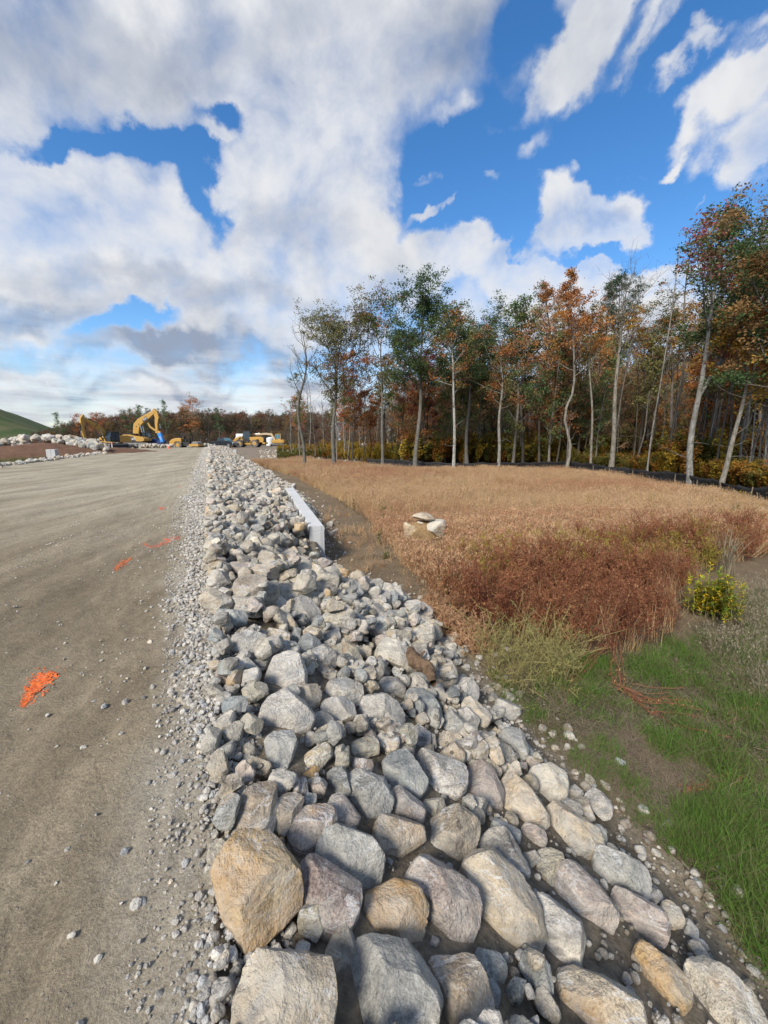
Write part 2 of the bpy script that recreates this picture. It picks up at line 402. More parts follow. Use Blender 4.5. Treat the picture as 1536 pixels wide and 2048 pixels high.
def road_relief(x, y):
    s, d = xy_sd(x, y)
    r = (fbm2(x, y, 0.7, 3, 11) - 0.5) * 0.07
    # wheel ruts run along the road, ridged and broken up
    rut = np.cos((d + 0.25 * fbm2(s * 0.5, d, 0.3, 2, 21)) * 2 * math.pi / 1.9)
    r += 0.016 * rut
    q = fbm2(s * 0.45, d, 3.0, 4, 12)
    r += (q - 0.5) * 0.055
    g = fbm2(x, y, 14.0, 4, 13, 0.6)
    r += (g - 0.5) * 0.036
    patch = fbm2(x, y, 1.6, 2, 16)
    r += (np.maximum(fbm2(s * 0.6, d, 30.0, 2, 14) - 0.45, 0)) * 0.045 * sstep(0.40, 0.62, patch)
    return r * np.clip(-d / 0.15 + 1, 0, 1)
def surf(x, y):
    """ground height everywhere, road relief included"""
    x = np.atleast_1d(np.asarray(x, float)); y = np.atleast_1d(np.asarray(y, float))
    s, d = xy_sd(x, y)
    return height(x, y) + np.where((d < 0.15) & (d > -12), road_relief(x, y), 0)

def geo(a, b, first, ratio, cap=1e9):
    out, x, st = [a], a, first
    while x < b: x += min(st, cap); st *= ratio; out.append(min(x, b))
    return np.array(out)
def grid_mesh(S, Dfun, name, mat, zfun, colfun=None):
    Sg, Dg = Dfun(S)
    x, y = sd_xy(Sg, Dg); z = zfun(x, y)
    n, k = Sg.shape
    idx = np.arange(n * k).reshape(n, k)
    F = np.stack([idx[:-1, :-1].ravel(), idx[:-1, 1:].ravel(), idx[1:, 1:].ravel(), idx[1:, :-1].ravel()], 1)
    V = np.stack([x.ravel(), y.ravel(), z.ravel()], 1)
    c = colfun(x.ravel(), y.ravel()) if colfun else None
    return mesh_np(name, V, F, mat, c, True)

# road material
def road_material():
    m, nt, out = material('packed_road_dirt')
    geoN = nt.node('ShaderNodeNewGeometry').outputs['Position']
    mp = nt.node('ShaderNodeMapping', {'Vector': geoN, 'Rotation': (0, 0, R(-23.3)), 'Scale': (1.0, 0.22, 1.0)}).outputs[0]
    streak = nt.noise(mp, 1.1, 7, 0.62, 0.4)
    patch = nt.noise(geoN, 0.7, 6, 0.6, 0.5)
    fine = nt.noise(geoN, 70.0, 6, 0.75)
    mid = nt.noise(geoN, 11.0, 6, 0.7, 0.4)
    damp = nt.noise(mp, 0.55, 6, 0.65, 0.8)
    lanes = nt.noise(nt.node('ShaderNodeMapping', {'Vector': geoN, 'Rotation': (0, 0, R(-23.3)), 'Scale': (1.5, 0.05, 1.0)}).outputs[0], 1.6, 4, 0.6, 0.15)
    col = nt.mix(nt.rng(streak, 0.34, 0.66), (0.150, 0.122, 0.086), (0.240, 0.204, 0.152))
    col = nt.mix(nt.math('MULTIPLY', nt.rng(patch, 0.42, 0.66), 0.7), col, (0.225, 0.196, 0.150))
    # paler and greyer towards the middle and far part of the road
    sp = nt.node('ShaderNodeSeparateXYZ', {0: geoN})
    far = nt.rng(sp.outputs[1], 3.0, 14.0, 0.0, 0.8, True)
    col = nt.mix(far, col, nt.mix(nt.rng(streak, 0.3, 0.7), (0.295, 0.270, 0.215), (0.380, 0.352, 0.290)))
    col = nt.mix(1.0, col, nt.mix(nt.rng(mid, 0.3, 0.7), (0.80, 0.80, 0.80), (1.2, 1.2, 1.2)), 'MULTIPLY')
    col = nt.mix(1.0, col, nt.mix(nt.rng(fine, 0.32, 0.7), (0.66, 0.66, 0.66), (1.36, 1.36, 1.36)), 'MULTIPLY')
    col = nt.mix(nt.math('MULTIPLY', nt.rng(damp, 0.50, 0.64), 0.45), col, (0.150, 0.124, 0.086))
    col = nt.mix(1.0, col, nt.mix(nt.rng(lanes, 0.36, 0.64), (0.87, 0.865, 0.855), (1.11, 1.11, 1.10)), 'MULTIPLY')
    dn = nt.math('SUBTRACT', nt.vmath('DOT_PRODUCT', geoN, (0.9185, 0.3955, 0.0)), -0.103)
    band = nt.math('MULTIPLY', nt.rng(nt.math('ADD', dn, nt.math('MULTIPLY', nt.math('SUBTRACT', patch, 0.5), 1.2)), -0.55, -0.12, 0.0, 1.0, True), nt.rng(fine, 0.35, 0.6, 0.25, 0.8))
    col = nt.mix(band, col, (0.36, 0.34, 0.295))
    col = nt.mix(1.0, col, (1.06, 1.0, 0.90), 'MULTIPLY')
    # grit: small pale stones pressed into the dirt
    v = nt.vor(geoN, 38.0, 'F1'); keep = nt.noise(geoN, 2.2, 4, 0.6)
    gm = nt.math('MULTIPLY', nt.rng(v, 0.20, 0.13), nt.rng(keep, 0.50, 0.60))
    vc = nt.node('ShaderNodeSeparateColor', {0: nt.vor(geoN, 38.0, 'F1', 'Color')}).outputs[0]
    gm = nt.math('MULTIPLY', gm, nt.rng(vc, 0.55, 0.6))
    col = nt.mix(nt.math('MULTIPLY', gm, 0.8), col, (0.38, 0.355, 0.31))
    h = nt.math('ADD', nt.math('MULTIPLY', mid, 0.8), nt.math('ADD', nt.math('MULTIPLY', fine, 0.30), nt.math('MULTIPLY', gm, 0.3)))
    principled(nt, out, col, 0.95, nt.bump(h, 0.9, 0.030), spec=0.1)
    return m
def soil_material(name, attr=True, grit=0.6, bump=0.8):
    m, nt, out = material(name)
    geoN = nt.node('ShaderNodeNewGeometry').outputs['Position']
    base = nt.node('ShaderNodeAttribute', attribute_name='Col').outputs['Color']
    n1 = nt.noise(geoN, 1.8, 7, 0.65, 0.4); n2 = nt.noise(geoN, 26.0, 7, 0.72)
    col = nt.mix(1.0, base, nt.mix(nt.rng(n1, 0.3, 0.7), (0.74, 0.73, 0.72), (1.26, 1.24, 1.2)), 'MULTIPLY')
    col = nt.mix(1.0, col, nt.mix(nt.rng(n2, 0.3, 0.7), (0.55, 0.55, 0.55), (1.45, 1.45, 1.42)), 'MULTIPLY')
    v = nt.vor(geoN, 24.0, 'F1'); vc = nt.node('ShaderNodeSeparateColor', {0: nt.vor(geoN, 24.0, 'F1', 'Color')}).outputs[0]
    gm = nt.math('MULTIPLY', nt.rng(v, 0.24, 0.16), nt.rng(vc, 0.75, 0.8))
    col = nt.mix(nt.math('MULTIPLY', gm, grit), col, (0.34, 0.31, 0.26))
    principled(nt, out, col, 0.95, nt.bump(nt.math('ADD', n2, nt.math('MULTIPLY', gm, 0.4)), bump, 0.04), spec=0.1)
    return m
M['road'] = road_material()
M['soil'] = soil_material('loose_soil')

def poly_world(pts, z=FIELD):
    return np.array([on_z(px, py, z)[:2] for px, py in pts])
def inside(P, x, y):
    x = np.asarray(x); y = np.asarray(y); r = np.zeros(x.shape, bool); n = len(P)
    for i in range(n):
        x0, y0 = P[i]; x1, y1 = P[(i + 1) % n]
        if y0 == y1: continue
        c = ((y0 > y) != (y1 > y)) & (x < (x1 - x0) * (y - y0) / (y1 - y0) + x0); r ^= c
    return r
Z = {
 'dry': poly_world([(500, 925), (600, 921), (740, 934), (850, 943), (1130, 943), (1220, 957), (1380, 984), (1536, 1020), (1800, 1090), (1650, 1130), (1480, 1095), (1380, 1125), (1200, 1150), (1000, 1160), (880, 1190), (820, 1125), (770, 1075), (720, 1030), (660, 990), (600, 957), (540, 937)]),
 'red': poly_world([(870, 1160), (1000, 1130), (1250, 1095), (1500, 1068), (1540, 1110), (1400, 1135), (1365, 1200), (1350, 1275), (1250, 1315), (1130, 1305), (1010, 1290), (920, 1235)]),
 'stalk': poly_world([(960, 1300), (1010, 1290), (1130, 1300), (1170, 1370), (1060, 1420), (990, 1400)]),
 'green1': poly_world([(1010, 1400), (1130, 1340), (1250, 1310), (1420, 1275), (1536, 1330), (1700, 1400), (1700, 1600), (1536, 1560), (1400, 1540), (1250, 1450), (1130, 1480), (1040, 1500)]),
 'green2': poly_world([(1420, 1560), (1536, 1540), (1900, 1600), (1900, 2300), (1600, 2250), (1500, 2060), (1430, 1950), (1420, 1880), (1475, 1790), (1440, 1740), (1350, 1700), (1400, 1620)]),
 'grey': poly_world([(1390, 1250), (1480, 1180), (1700, 1150), (1800, 1500), (1560, 1440), (1440, 1350)]),
 'litter': poly_world([(1100, 1500), (1260, 1450), (1420, 1540), (1420, 1620), (1330, 1680), (1230, 1640), (1130, 1570)]),
 'edge': poly_world([(1330, 990), (1380, 975), (1536, 1010), (1800, 1100), (1700, 1150), (1500, 1075), (1400, 1030)]),
}
def field_color(x, y):
    c = np.tile([0.165, 0.122, 0.078], (len(x), 1))
    n = fbm2(x, y, 0.8, 4, 31); c *= (0.8 + 0.4 * n)[:, None]
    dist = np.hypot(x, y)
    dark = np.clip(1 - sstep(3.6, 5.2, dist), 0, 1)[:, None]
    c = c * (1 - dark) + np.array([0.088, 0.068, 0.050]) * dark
    def put(k, col, a=1.0):
        i = inside(Z[k], x, y); c[i] = c[i] * (1 - a) + np.array(col) * a
    put('dry', (0.110, 0.072, 0.045), .85); put('red', (0.085, 0.052, 0.034), .8); put('green1', (0.055, 0.062, 0.028), .7); put('green2', (0.052, 0.066, 0.026), .8)  # soil under the dry grass painted darker, shade between the blades put into its colour
    put('grey', (0.085, 0.075, 0.045), .8); put('edge', (0.10, 0.11, 0.045), .7)
    yard = (sstep(49, 56, y) * (1 - sstep(12, 24, x)))[:, None]
    c = c * (1 - yard) + np.array([0.205, 0.165, 0.125]) * yard
    return c

def fill_lift(s, d):
    return 0.09 * (1 - sstep(3.2, 4.6, s)) * sstep(.15, .45, d) * (1 - sstep(2.0, 2.6, d))
def build_ground():
    S = geo(-2.6, 160, 0.03, 1.016, 1.6)
    # road: fine cells near the viewer
    Dn = np.concatenate([-geo(0.0, 12.0, 0.022, 1.018, 0.3)[::-1]]); Dn[-1] = 0.0
    grid_road = lambda S: np.meshgrid(S, Dn, indexing='ij')
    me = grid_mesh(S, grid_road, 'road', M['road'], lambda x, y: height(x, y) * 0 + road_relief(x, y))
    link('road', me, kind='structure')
    # soil of the bank, under the stones
    tt = np.linspace(0, 1, 60)
    def gb(S):
        Sg = np.repeat(S[:, None], len(tt), 1); return Sg, tt[None, :] * (toe(S)[:, None] + 0.25)
    def zb(x, y):
        s, d = xy_sd(x, y)
        return surf(x, y) + (fbm2(x, y, 5.0, 4, 41) - 0.5) * 0.07 * np.clip(d / 0.3, 0, 1) + fill_lift(s, d)
    def cb(x, y):
        n = fbm2(x, y, 3, 3, 51)[:, None]
        return np.array([0.185, 0.155, 0.115]) * (0.75 + 0.5 * n)
    link('bank_soil', grid_mesh(S, gb, 'bank_soil', M['soil'], zb, cb), kind='structure')
    # field and yard
    off = geo(0.0, 90.0, 0.05, 1.03, 1.6)
    def gf(S):
        Sg = np.repeat(S[:, None], len(off), 1); return Sg, off[None, :] + toe(S)[:, None] + 0.2
    def zf(x, y):
        return height(x, y) + (fbm2(x, y, 4.0, 4, 42) - 0.5) * 0.07
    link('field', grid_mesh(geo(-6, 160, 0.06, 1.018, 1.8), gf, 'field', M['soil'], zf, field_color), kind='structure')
    # ground left of the road
    offl = -12.0 - geo(0.0, 120.0, 0.3, 1.06, 4)
    def gl(S): return np.meshgrid(S, offl[::-1], indexing='ij')
    def cl(x, y):
        s, d = xy_sd(x, y); n = fbm2(x, y, 0.5, 4, 33)[:, None]
        c = np.array([0.17, 0.135, 0.10]) * (0.7 + 0.6 * n)
        g = (sstep(-13.5, -16, d) * (1 - sstep(50, 60, s)) * sstep(.35, .6, n[:, 0]))[:, None]
        return c * (1 - g) + np.array([0.10, 0.115, 0.045]) * g
    link('roadside_ground', grid_mesh(geo(-2, 160, 0.5, 1.02, 2.5), gl, 'roadside_ground', M['soil'], height, cl), kind='structure')
    # terrain out to the horizon, a little lower
    a = np.linspace(0, 2 * math.pi, 73)[:-1]; rr = [0.5, 120, 300, 800, 2500]
    V = [(0, 0, -1.75)]; 
    for r_ in rr[1:]: V += [(r_ * math.cos(t), r_ * math.sin(t), -1.75) for t in a]
    V = np.array(V); n = len(a); F = [(0, 1 + i, 1 + (i + 1) % n) for i in range(n)]
    for k in range(len(rr) - 2):
        b = 1 + k * n
        for i in range(n):
            p, q = b + i, b + (i + 1) % n; F += [(p, p + n, q + n), (p, q + n, q)]
    link('terrain', mesh_np('terrain', V, np.array(F), M['soil'], np.tile([0.12, 0.11, 0.07], (len(V), 1))), kind='structure')
    # far grassy hill to the left
    xs = np.linspace(-700, -190, 90); ys = np.linspace(215, 700, 60)
    X, Y = np.meshgrid(xs, ys, indexing='ij')
    sl_ = np.maximum(0, -190 - X * 1.0 + (Y - 250) * -0.72)
    Zh = -1.8 + np.minimum(46, 0.40 * sl_) * sstep(205, 290, Y) + (fbm2(X, Y, 0.02, 4, 9) - .5) * 3 * sstep(0, 30, sl_)
    idx = np.arange(X.size).reshape(X.shape)
    F = np.stack([idx[:-1, :-1].ravel(), idx[1:, :-1].ravel(), idx[1:, 1:].ravel(), idx[:-1, 1:].ravel()], 1)
    m, nt, out = material('hill_turf')
    g = nt.node('ShaderNodeNewGeometry').outputs['Position']
    nn = nt.noise(g, 0.05, 6, 0.6, 0.5); n3 = nt.noise(g, 0.8, 5, 0.6)
    c = nt.mix(nt.rng(nn, 0.42, 0.62), (0.050, 0.075, 0.026), (0.105, 0.100, 0.048))
    c = nt.mix(1.0, c, nt.mix(n3, (0.7, 0.7, 0.7), (1.3, 1.3, 1.3)), 'MULTIPLY')
    principled(nt, out, c, 0.95, spec=0.1)
    link('hill', mesh_np('hill', np.stack([X.ravel(), Y.ravel(), Zh.ravel()], 1), F, m, None, True), kind='structure')
build_ground()

# ------------------------------------------------------------------ rocks
ICO = {}
for k in (1, 2, 3, 4):
    bm = bmesh.new(); bmesh.ops.create_icosphere(bm, subdivisions=k + 1 if k > 1 else 1, radius=1.0)
    ICO[k] = (np.array([v.co[:] for v in bm.verts]), np.array([[v.index for v in f.verts] for f in bm.faces]))
    bm.free()
# ICO[1]=20 tris, 2=320, 3=1280, 4=5120
bm = bmesh.new(); bmesh.ops.create_icosphere(bm, subdivisions=2, radius=1.0)
ICO[15] = (np.array([v.co[:] for v in bm.verts]), np.array([[v.index for v in f.verts] for f in bm.faces])); bm.free()   # 80 tris

def rock_shape(level, planes, dists, p=22.0, rough=0.05, seed=0, scale=1.0):
    D, F = ICO[level]
    q = np.maximum(D @ planes.T, 0) / dists[None, :]
    r = 1.0 / np.power(np.sum(np.power(q + 1e-9, p), 1), 1.0 / p)
    r = np.minimum(r, 1.35 * np.median(r))
    P = D * r[:, None]
    size = np.mean(r)
    n = fbm(P / size * 1.3 + seed * 7.3, 3, seed) - 0.5
    n2 = fbm(P / size * 5.0 + seed * 3.1, 3, seed + 5) - 0.5
    n3 = np.abs(fbm(P / size * 2.6 + seed * 5.1, 3, seed + 9) - 0.5)
    P = P * (1 + rough * (0.85 * n + 0.75 * n2 - 1.2 * n3))[:, None]
    return P, F
def normalised(V):
    return V * (1.02 / np.percentile(np.linalg.norm(V, axis=1), 90))
def random_planes(rng, ax=(1, 0.75, 0.6), nf=4):
    n = []
    # a blocky start of six faces, tilted, then corner cuts
    for a in ((1, 0, 0), (-1, 0, 0), (0, 1, 0), (0, -1, 0), (0, 0, 1), (0, 0, -1)):
        v = np.array(a, float) + rng.normal(0, 0.34, 3); n.append((v / np.linalg.norm(v), np.dot(np.abs(a), ax) * rng.uniform(.82, 1.1)))
    for _ in range(nf):
        v = rng.normal(0, 1, 3); v /= np.linalg.norm(v)
        sup = math.sqrt(sum((v[i] * ax[i]) ** 2 for i in range(3)))
        n.append((v, sup * rng.uniform(.72, .98)))
    return np.array([a for a, _ in n]), np.array([b for _, b in n])

PAL0 = {  # rgb, rust amount
 'tan': (0.360, 0.315, 0.250, 0.15), 'pale': (0.440, 0.415, 0.365, 0.0), 'grey': (0.300, 0.290, 0.275, 0.0), 'granite': (0.400, 0.392, 0.385, 0.0),
 'blue': (0.200, 0.235, 0.262, 0.0), 'bluegrey': (0.255, 0.272, 0.280, 0.0), 'pink': (0.335, 0.285, 0.270, 0.1), 'ochre': (0.400, 0.300, 0.165, 0.75),
 'dark': (0.165, 0.178, 0.188, 0.0), 'brown': (0.300, 0.250, 0.200, 0.25), 'rust': (0.385, 0.325, 0.250, 0.55), 'olive': (0.290, 0.272, 0.215, 0.2), 'purple': (0.250, 0.205, 0.205, 0.1)}
PAL = {k: tuple(.84 * c + .16 * g for c, g in zip(v[:3], (.37, .355, .325))) + (v[3] * .8,) for k, v in PAL0.items()}
PKEYS = ['tan', 'pale', 'grey', 'granite', 'blue', 'bluegrey', 'pink', 'ochre', 'dark', 'brown', 'rust', 'olive']
PW = np.array([.23, .16, .10, .15, .085, .09, .09, .025, .01, .02, .04, .03]); PW /= PW.sum()
def rock_color(rng):
    c = np.array(PAL[PKEYS[rng.choice(len(PKEYS), p=PW)]]); c[:3] *= rng.uniform(1.0, 1.38) * np.array([1.05, 1.0, .89]); return c

# outlines traced from the photograph: (origin, zoom) -> photograph pixels
TR = {'A': (400, 1150, 2.1943), 'B': (400, 1500, 2.1943), 'C': (936, 1500, 2.56)}
BOULDERS = [
 ('B', 'ochre', [(68,440),(120,400),(240,370),(310,380),(360,450),(410,510),(428,600),(425,880),(395,900),(215,850),(120,700),(75,540)], 'big ochre yellow boulder standing on end at the gravel edge'),
 ('B', 'tan', [(75,1202),(100,1100),(270,900),(420,912),(550,930),(600,1060),(640,1230),(600,1310),(60,1310)], 'wide flat topped tan boulder nearest the camera, half out of the photo'),
 ('B', 'bluegrey', [(650,1120),(700,850),(760,835),(900,860),(960,935),(1040,1080),(1050,1310),(640,1310)], 'rough blue and tan boulder nearest the camera, right of the flat tan one'),
 ('B', 'brown', [(975,935),(1190,915),(1240,1000),(1270,1120),(1240,1310),(1050,1310),(1030,1060)], 'brownish boulder beside the wet soil patch nearest the camera'),
 ('B', 'purple', [(420,490),(440,455),(520,480),(690,590),(705,640),(690,850),(620,850),(500,770),(430,640)], 'dark blue and pink boulder leaning against the ochre one'),
 ('B', 'bluegrey', [(480,455),(560,365),(620,345),(740,390),(800,480),(808,600),(700,655),(560,560)], 'mottled blue and yellow boulder behind the leaning dark one'),
 ('B', 'ochre', [(703,700),(720,655),(850,585),(940,600),(985,690),(985,770),(940,875),(860,855),(760,820)], 'block with a grey top and a yellow ochre front face'),
 ('B', 'rust', [(725,380),(760,310),(830,292),(920,320),(1000,350),(1020,400),(940,450),(860,475),(800,515)], 'pale boulder with orange stains jutting over a dark gap'),
 ('B', 'pink', [(845,510),(1000,485),(1100,540),(1200,620),(1268,715),(1190,810),(1120,875),(1040,830),(960,700),(870,590)], 'long brownish pink boulder slanting down to the soil patch'),
 ('B', 'tan', [(1150,520),(1200,480),(1290,455),(1400,560),(1470,680),(1490,800),(1450,880),(1300,830),(1230,760)], 'large smooth tan boulder above the wet soil patch'),
 ('B', 'olive', [(430,700),(530,660),(580,710),(560,760),(510,830),(435,790)], 'small olive tan stone wedged between ochre and dark boulders'),
 ('B', 'tan', [(600,790),(630,768),(660,800),(690,900),(688,975),(620,970),(560,930),(562,880)], 'smooth pear shaped tan cobble among the nearest boulders'),
 ('B', 'brown', [(160,260),(200,190),(260,145),(325,135),(330,250),(310,350),(240,370),(170,340)], 'rounded brown grey boulder beside the cracked one'),
 ('B', 'brown', [(332,140),(400,140),(450,170),(480,240),(430,300),(400,360),(385,400),(350,422),(318,370)], 'brown boulder with a rusty crack down its side'),
 ('B', 'pink', [(395,330),(440,260),(520,245),(585,250),(592,310),(560,370),(500,430),(460,455),(400,410)], 'pinkish brown stone with a scooped top'),
 ('B', 'pink', [(540,235),(580,185),(640,215),(700,300),(712,345),(620,352),(560,310)], None),
 ('B', 'dark', [(640,105),(700,95),(800,130),(840,220),(830,270),(720,330),(690,290),(655,170)], 'dark blue grey block in front of the deep gap'),
 ('B', 'dark', [(560,85),(610,65),(640,100),(662,190),(640,225),(590,205),(568,150)], 'small rounded dark blue stone beside the deep gap'),
 ('B', 'purple', [(588,40),(650,35),(800,50),(835,80),(820,105),(700,98),(600,65)], 'thin purple slab lying above the dark block'),
 ('B', 'blue', [(808,20),(835,-10),(905,10),(995,150),(985,205),(960,240),(880,200),(820,110)], 'blue veined boulder next to the white granite one'),
 ('B', 'granite', [(905,-25),(1000,10),(1180,65),(1198,110),(1170,240),(1060,215),(990,150),(920,60)], 'big white speckled granite boulder in the middle of the bank'),
 ('B', 'olive', [(980,225),(1070,210),(1110,250),(1010,305),(980,280)], None),
 ('B', 'tan', [(1000,340),(1050,262),(1130,250),(1210,310),(1218,370),(1170,490),(1090,480),(1015,430)], 'round tan grey boulder right of the orange stained one'),
 ('B', 'pink', [(800,125),(860,150),(960,230),(1010,330),(1018,380),(940,335),(850,292),(810,200)], None),
 ('B', 'grey', [(1195,450),(1280,360),(1340,350),(1400,450),(1450,550),(1440,600),(1360,560),(1200,500)], 'grey granite boulder behind the large smooth tan one'),
 ('B', 'bluegrey', [(50,335),(90,235),(130,190),(180,190),(172,240),(140,335),(100,368)], 'blue streaked stone leaning on the gravel edge'),
 ('B', 'tan', [(78,200),(140,90),(185,110),(190,180),(130,200),(95,225)], None),
 ('B', 'pink', [(155,60),(200,50),(240,95),(235,135),(190,140),(160,100)], None),
 ('A', 'granite', [(240,620),(310,550),(380,510),(450,560),(495,620),(490,680),(400,692),(320,690)], 'pale speckled granite boulder with a peaked top'),
 ('A', 'tan', [(460,745),(480,700),(560,660),(670,625),(692,650),(660,690),(560,745),(480,770)], 'long tan slab tilted up to the right'),
 ('A', 'olive', [(615,790),(650,750),(760,700),(815,710),(822,745),(780,782),(700,805),(640,802)], 'flat pointed olive slab above the purple one'),
 ('A', 'olive', [(450,800),(560,725),(577,740),(570,800),(490,892),(465,845)], 'tilted dark edged slab over the deep gap'),
 ('A', 'granite', [(690,585),(720,540),(800,530),(860,560),(905,620),(900,690),(820,690),(720,645)], 'light pinkish granite boulder below the blue oval one'),
 ('A', 'blue', [(900,505),(920,470),(980,490),(1040,560),(1056,620),(1050,670),(990,640),(920,585)], 'blue oval boulder right of the bank centre'),
 ('A', 'granite', [(940,465),(990,455),(1060,480),(1100,560),(1125,600),(1066,610),(1000,500)], None),
 ('A', 'grey', [(545,525),(570,470),(640,455),(710,490),(722,530),(690,570),(620,562),(560,552)], None),
 ('A', 'granite', [(510,592),(560,552),(630,540),(690,572),(692,615),(620,642),(540,642)], None),
 ('A', 'granite', [(455,395),(480,340),(540,312),(590,340),(600,390),(560,412),(490,427)], None),
 ('A', 'olive', [(575,335),(640,300),(680,320),(710,380),(690,410),(640,427),(600,402)], None),
 ('A', 'granite', [(135,300),(160,260),(210,245),(290,270),(310,300),(270,332),(190,347),(145,330)], 'white oval speckled boulder near the gravel edge'),
 ('A', 'tan', [(265,255),(300,235),(370,245),(405,270),(390,300),(360,317),(300,285)], None),
 ('A', 'blue', [(395,315),(405,230),(425,195),(442,240),(440,290),(420,337)], 'narrow blue stone standing upright like a fin'),
 ('A', 'blue', [(420,345),(460,245),(520,290),(550,322),(490,352),(440,382)], None),
 ('A', 'granite', [(295,450),(330,370),(390,345),(440,370),(458,430),(455,490),(400,510),(320,542),(285,532)], 'tall grey granite boulder above the peaked one'),
 ('A', 'tan', [(395,505),(430,490),(510,483),(530,510),(520,562),(490,590),(450,562)], None),
 ('A', 'blue', [(75,592),(110,540),(180,535),(220,560),(200,592),(130,607)], None),
 ('A', 'olive', [(110,612),(200,600),(270,640),(305,690),(290,712),(180,675)], None),
 ('A', 'bluegrey', [(160,372),(200,358),(262,420),(250,460),(200,467)], None),
 ('A', 'olive', [(190,505),(230,465),(290,480),(292,520),(240,552),(200,542)], None),
 ('A', 'bluegrey', [(290,720),(320,690),(400,690),(420,740),(400,800),(370,862),(310,842)], 'blue grey block below the peaked granite boulder'),
 ('A', 'tan', [(1185,705),(1250,680),(1330,740),(1410,790),(1422,840),(1380,867),(1250,822),(1200,772)], 'tan boulder with a grey blue flank at the foot of the bank'),
 ('A', 'bluegrey', [(1300,705),(1360,670),(1410,690),(1435,760),(1430,840),(1395,800),(1330,745)], None),
 ('A', 'granite', [(1080,485),(1120,445),(1190,465),(1222,500),(1230,572),(1160,545),(1100,525)], None),
 ('A', 'tan', [(1110,555),(1160,515),(1260,600),(1302,660),(1250,682),(1180,625)], None),
 ('A', 'granite', [(1115,605),(1170,580),(1230,640),(1200,682),(1130,645)], None),
 ('A', 'bluegrey', [(1060,625),(1110,600),(1170,660),(1182,720),(1120,722),(1065,675)], None),
 ('A', 'tan', [(1040,735),(1070,690),(1130,700),(1152,740),(1110,777),(1050,772)], None),
 ('A', 'pale', [(985,725),(1000,697),(1030,705),(1037,760),(1000,767)], None),
 ('A', 'grey', [(785,450),(860,455),(895,490),(890,545),(800,535)], None),
 ('A', 'tan', [(0,90),(60,65),(130,100),(142,130),(70,172),(20,135)], None),
 ('A', 'blue', [(45,195),(70,150),(180,160),(232,180),(200,212),(100,242)], None),
 ('A', 'granite', [(295,115),(350,95),(395,120),(392,170),(340,187),(300,152)], None),
 ('A', 'granite', [(380,195),(410,120),(470,95),(545,180),(500,212),(400,214)], None),
 ('A', 'grey', [(480,620),(540,600),(600,640),(560,665),(500,680)], None),
 ('A', 'granite', [(910,690),(960,660),(1010,690),(1000,760),(930,760)], None),
 ('C', 'pink', [(0,70),(40,50),(130,110),(172,210),(165,290),(110,330),(10,295)], 'grey pink boulder left of the orange streaked one'),
 ('C', 'rust', [(112,100),(210,110),(330,220),(400,330),(402,380),(370,417),(290,392),(160,310)], 'tan boulder with a vivid orange streak'),
 ('C', 'pale', [(310,102),(420,82),(490,120),(505,175),(495,287),(430,290),(370,250)], 'rounded cream boulder behind the orange streaked one'),
 ('C', 'tan', [(400,340),(415,255),(500,300),(620,380),(702,440),(709,510),(610,545),(560,590),(470,520),(400,400)], 'tan grey boulder with white veins at the edge of the soil'),
 ('C', 'granite', [(590,218),(640,195),(690,230),(735,290),(725,352),(690,352),(630,290)], 'small grey white stone lying out on the dark soil'),
 ('C', 'grey', [(505,205),(545,182),(592,215),(570,250),(520,262)], None),
 ('C', 'tan', [(515,285),(580,235),(612,262),(662,387),(590,350)], None),
 ('C', 'blue', [(0,290),(90,320),(240,400),(340,450),(377,500),(300,512),(180,470),(40,410)], 'long narrow blue slab above the grey granite boulder'),
 ('C', 'pink', [(155,342),(230,340),(430,440),(520,530),(480,545),(370,490),(200,392)], None),
 ('C', 'olive', [(365,500),(470,508),(492,620),(475,727),(430,727),(358,640)], 'upright olive blue slab above the pink boulder'),
 ('C', 'grey', [(270,535),(340,515),(372,560),(320,602)], None),
 ('C', 'brown', [(335,662),(380,660),(432,730),(420,772),(350,722)], None),
 ('C', 'bluegrey', [(580,535),(620,500),(720,520),(870,580),(940,650),(1047,750),(1000,802),(880,760),(640,680),(585,610)], 'rough blue and cream boulder at the foot of the bank'),
 ('C', 'pink', [(630,682),(700,685),(900,770),(1000,830),(1022,880),(1032,1062),(960,1030),(800,880)], 'grey pink boulder half sunk beside a grass tuft'),
 ('C', 'pink', [(475,560),(560,600),(680,720),(752,830),(750,950),(660,960),(540,870),(470,770),(460,650)], 'pale pink granite boulder above the loose soil'),
 ('C', 'granite', [(310,722),(400,760),(560,880),(580,960),(555,1132),(480,1135),(400,1040),(345,900)], 'light pink grey block with a straight ridge'),
 ('C', 'tan', [(450,1155),(560,1130),(700,1180),(850,1270),(945,1420),(900,1520),(560,1520),(450,1330)], 'tan boulder rising from the soil at the bottom of the photo'),
 ('C', 'ochre', [(745,985),(820,968),(900,990),(1050,1100),(1140,1210),(1320,1430),(1180,1470),(980,1230),(830,1080)], 'long orange stained boulder running down to the lower right corner'),
 ('C', 'pale', [(1060,1095),(1230,1088),(1330,1140),(1440,1250),(1530,1420),(1500,1530),(1310,1530),(1130,1220)], 'cream boulder in the lower right corner beside the grass'),
 ('C', 'blue', [(30,1052),(60,1025),(180,1050),(212,1120),(160,1207),(100,1190),(60,1110)], 'small pale blue stone set in the wet soil'),
 ('C', 'blue', [(80,1175),(140,1178),(162,1240),(150,1342),(100,1302)], None),
 ('C', 'olive', [(220,975),(262,970),(432,1130),(430,1182),(330,1112),(235,1025)], 'thin olive slab poking from the wet soil'),
]

BANK = thing('riprap_bank', 'long bank of loose grey and tan stones between gravel road and field', 'stone bank')
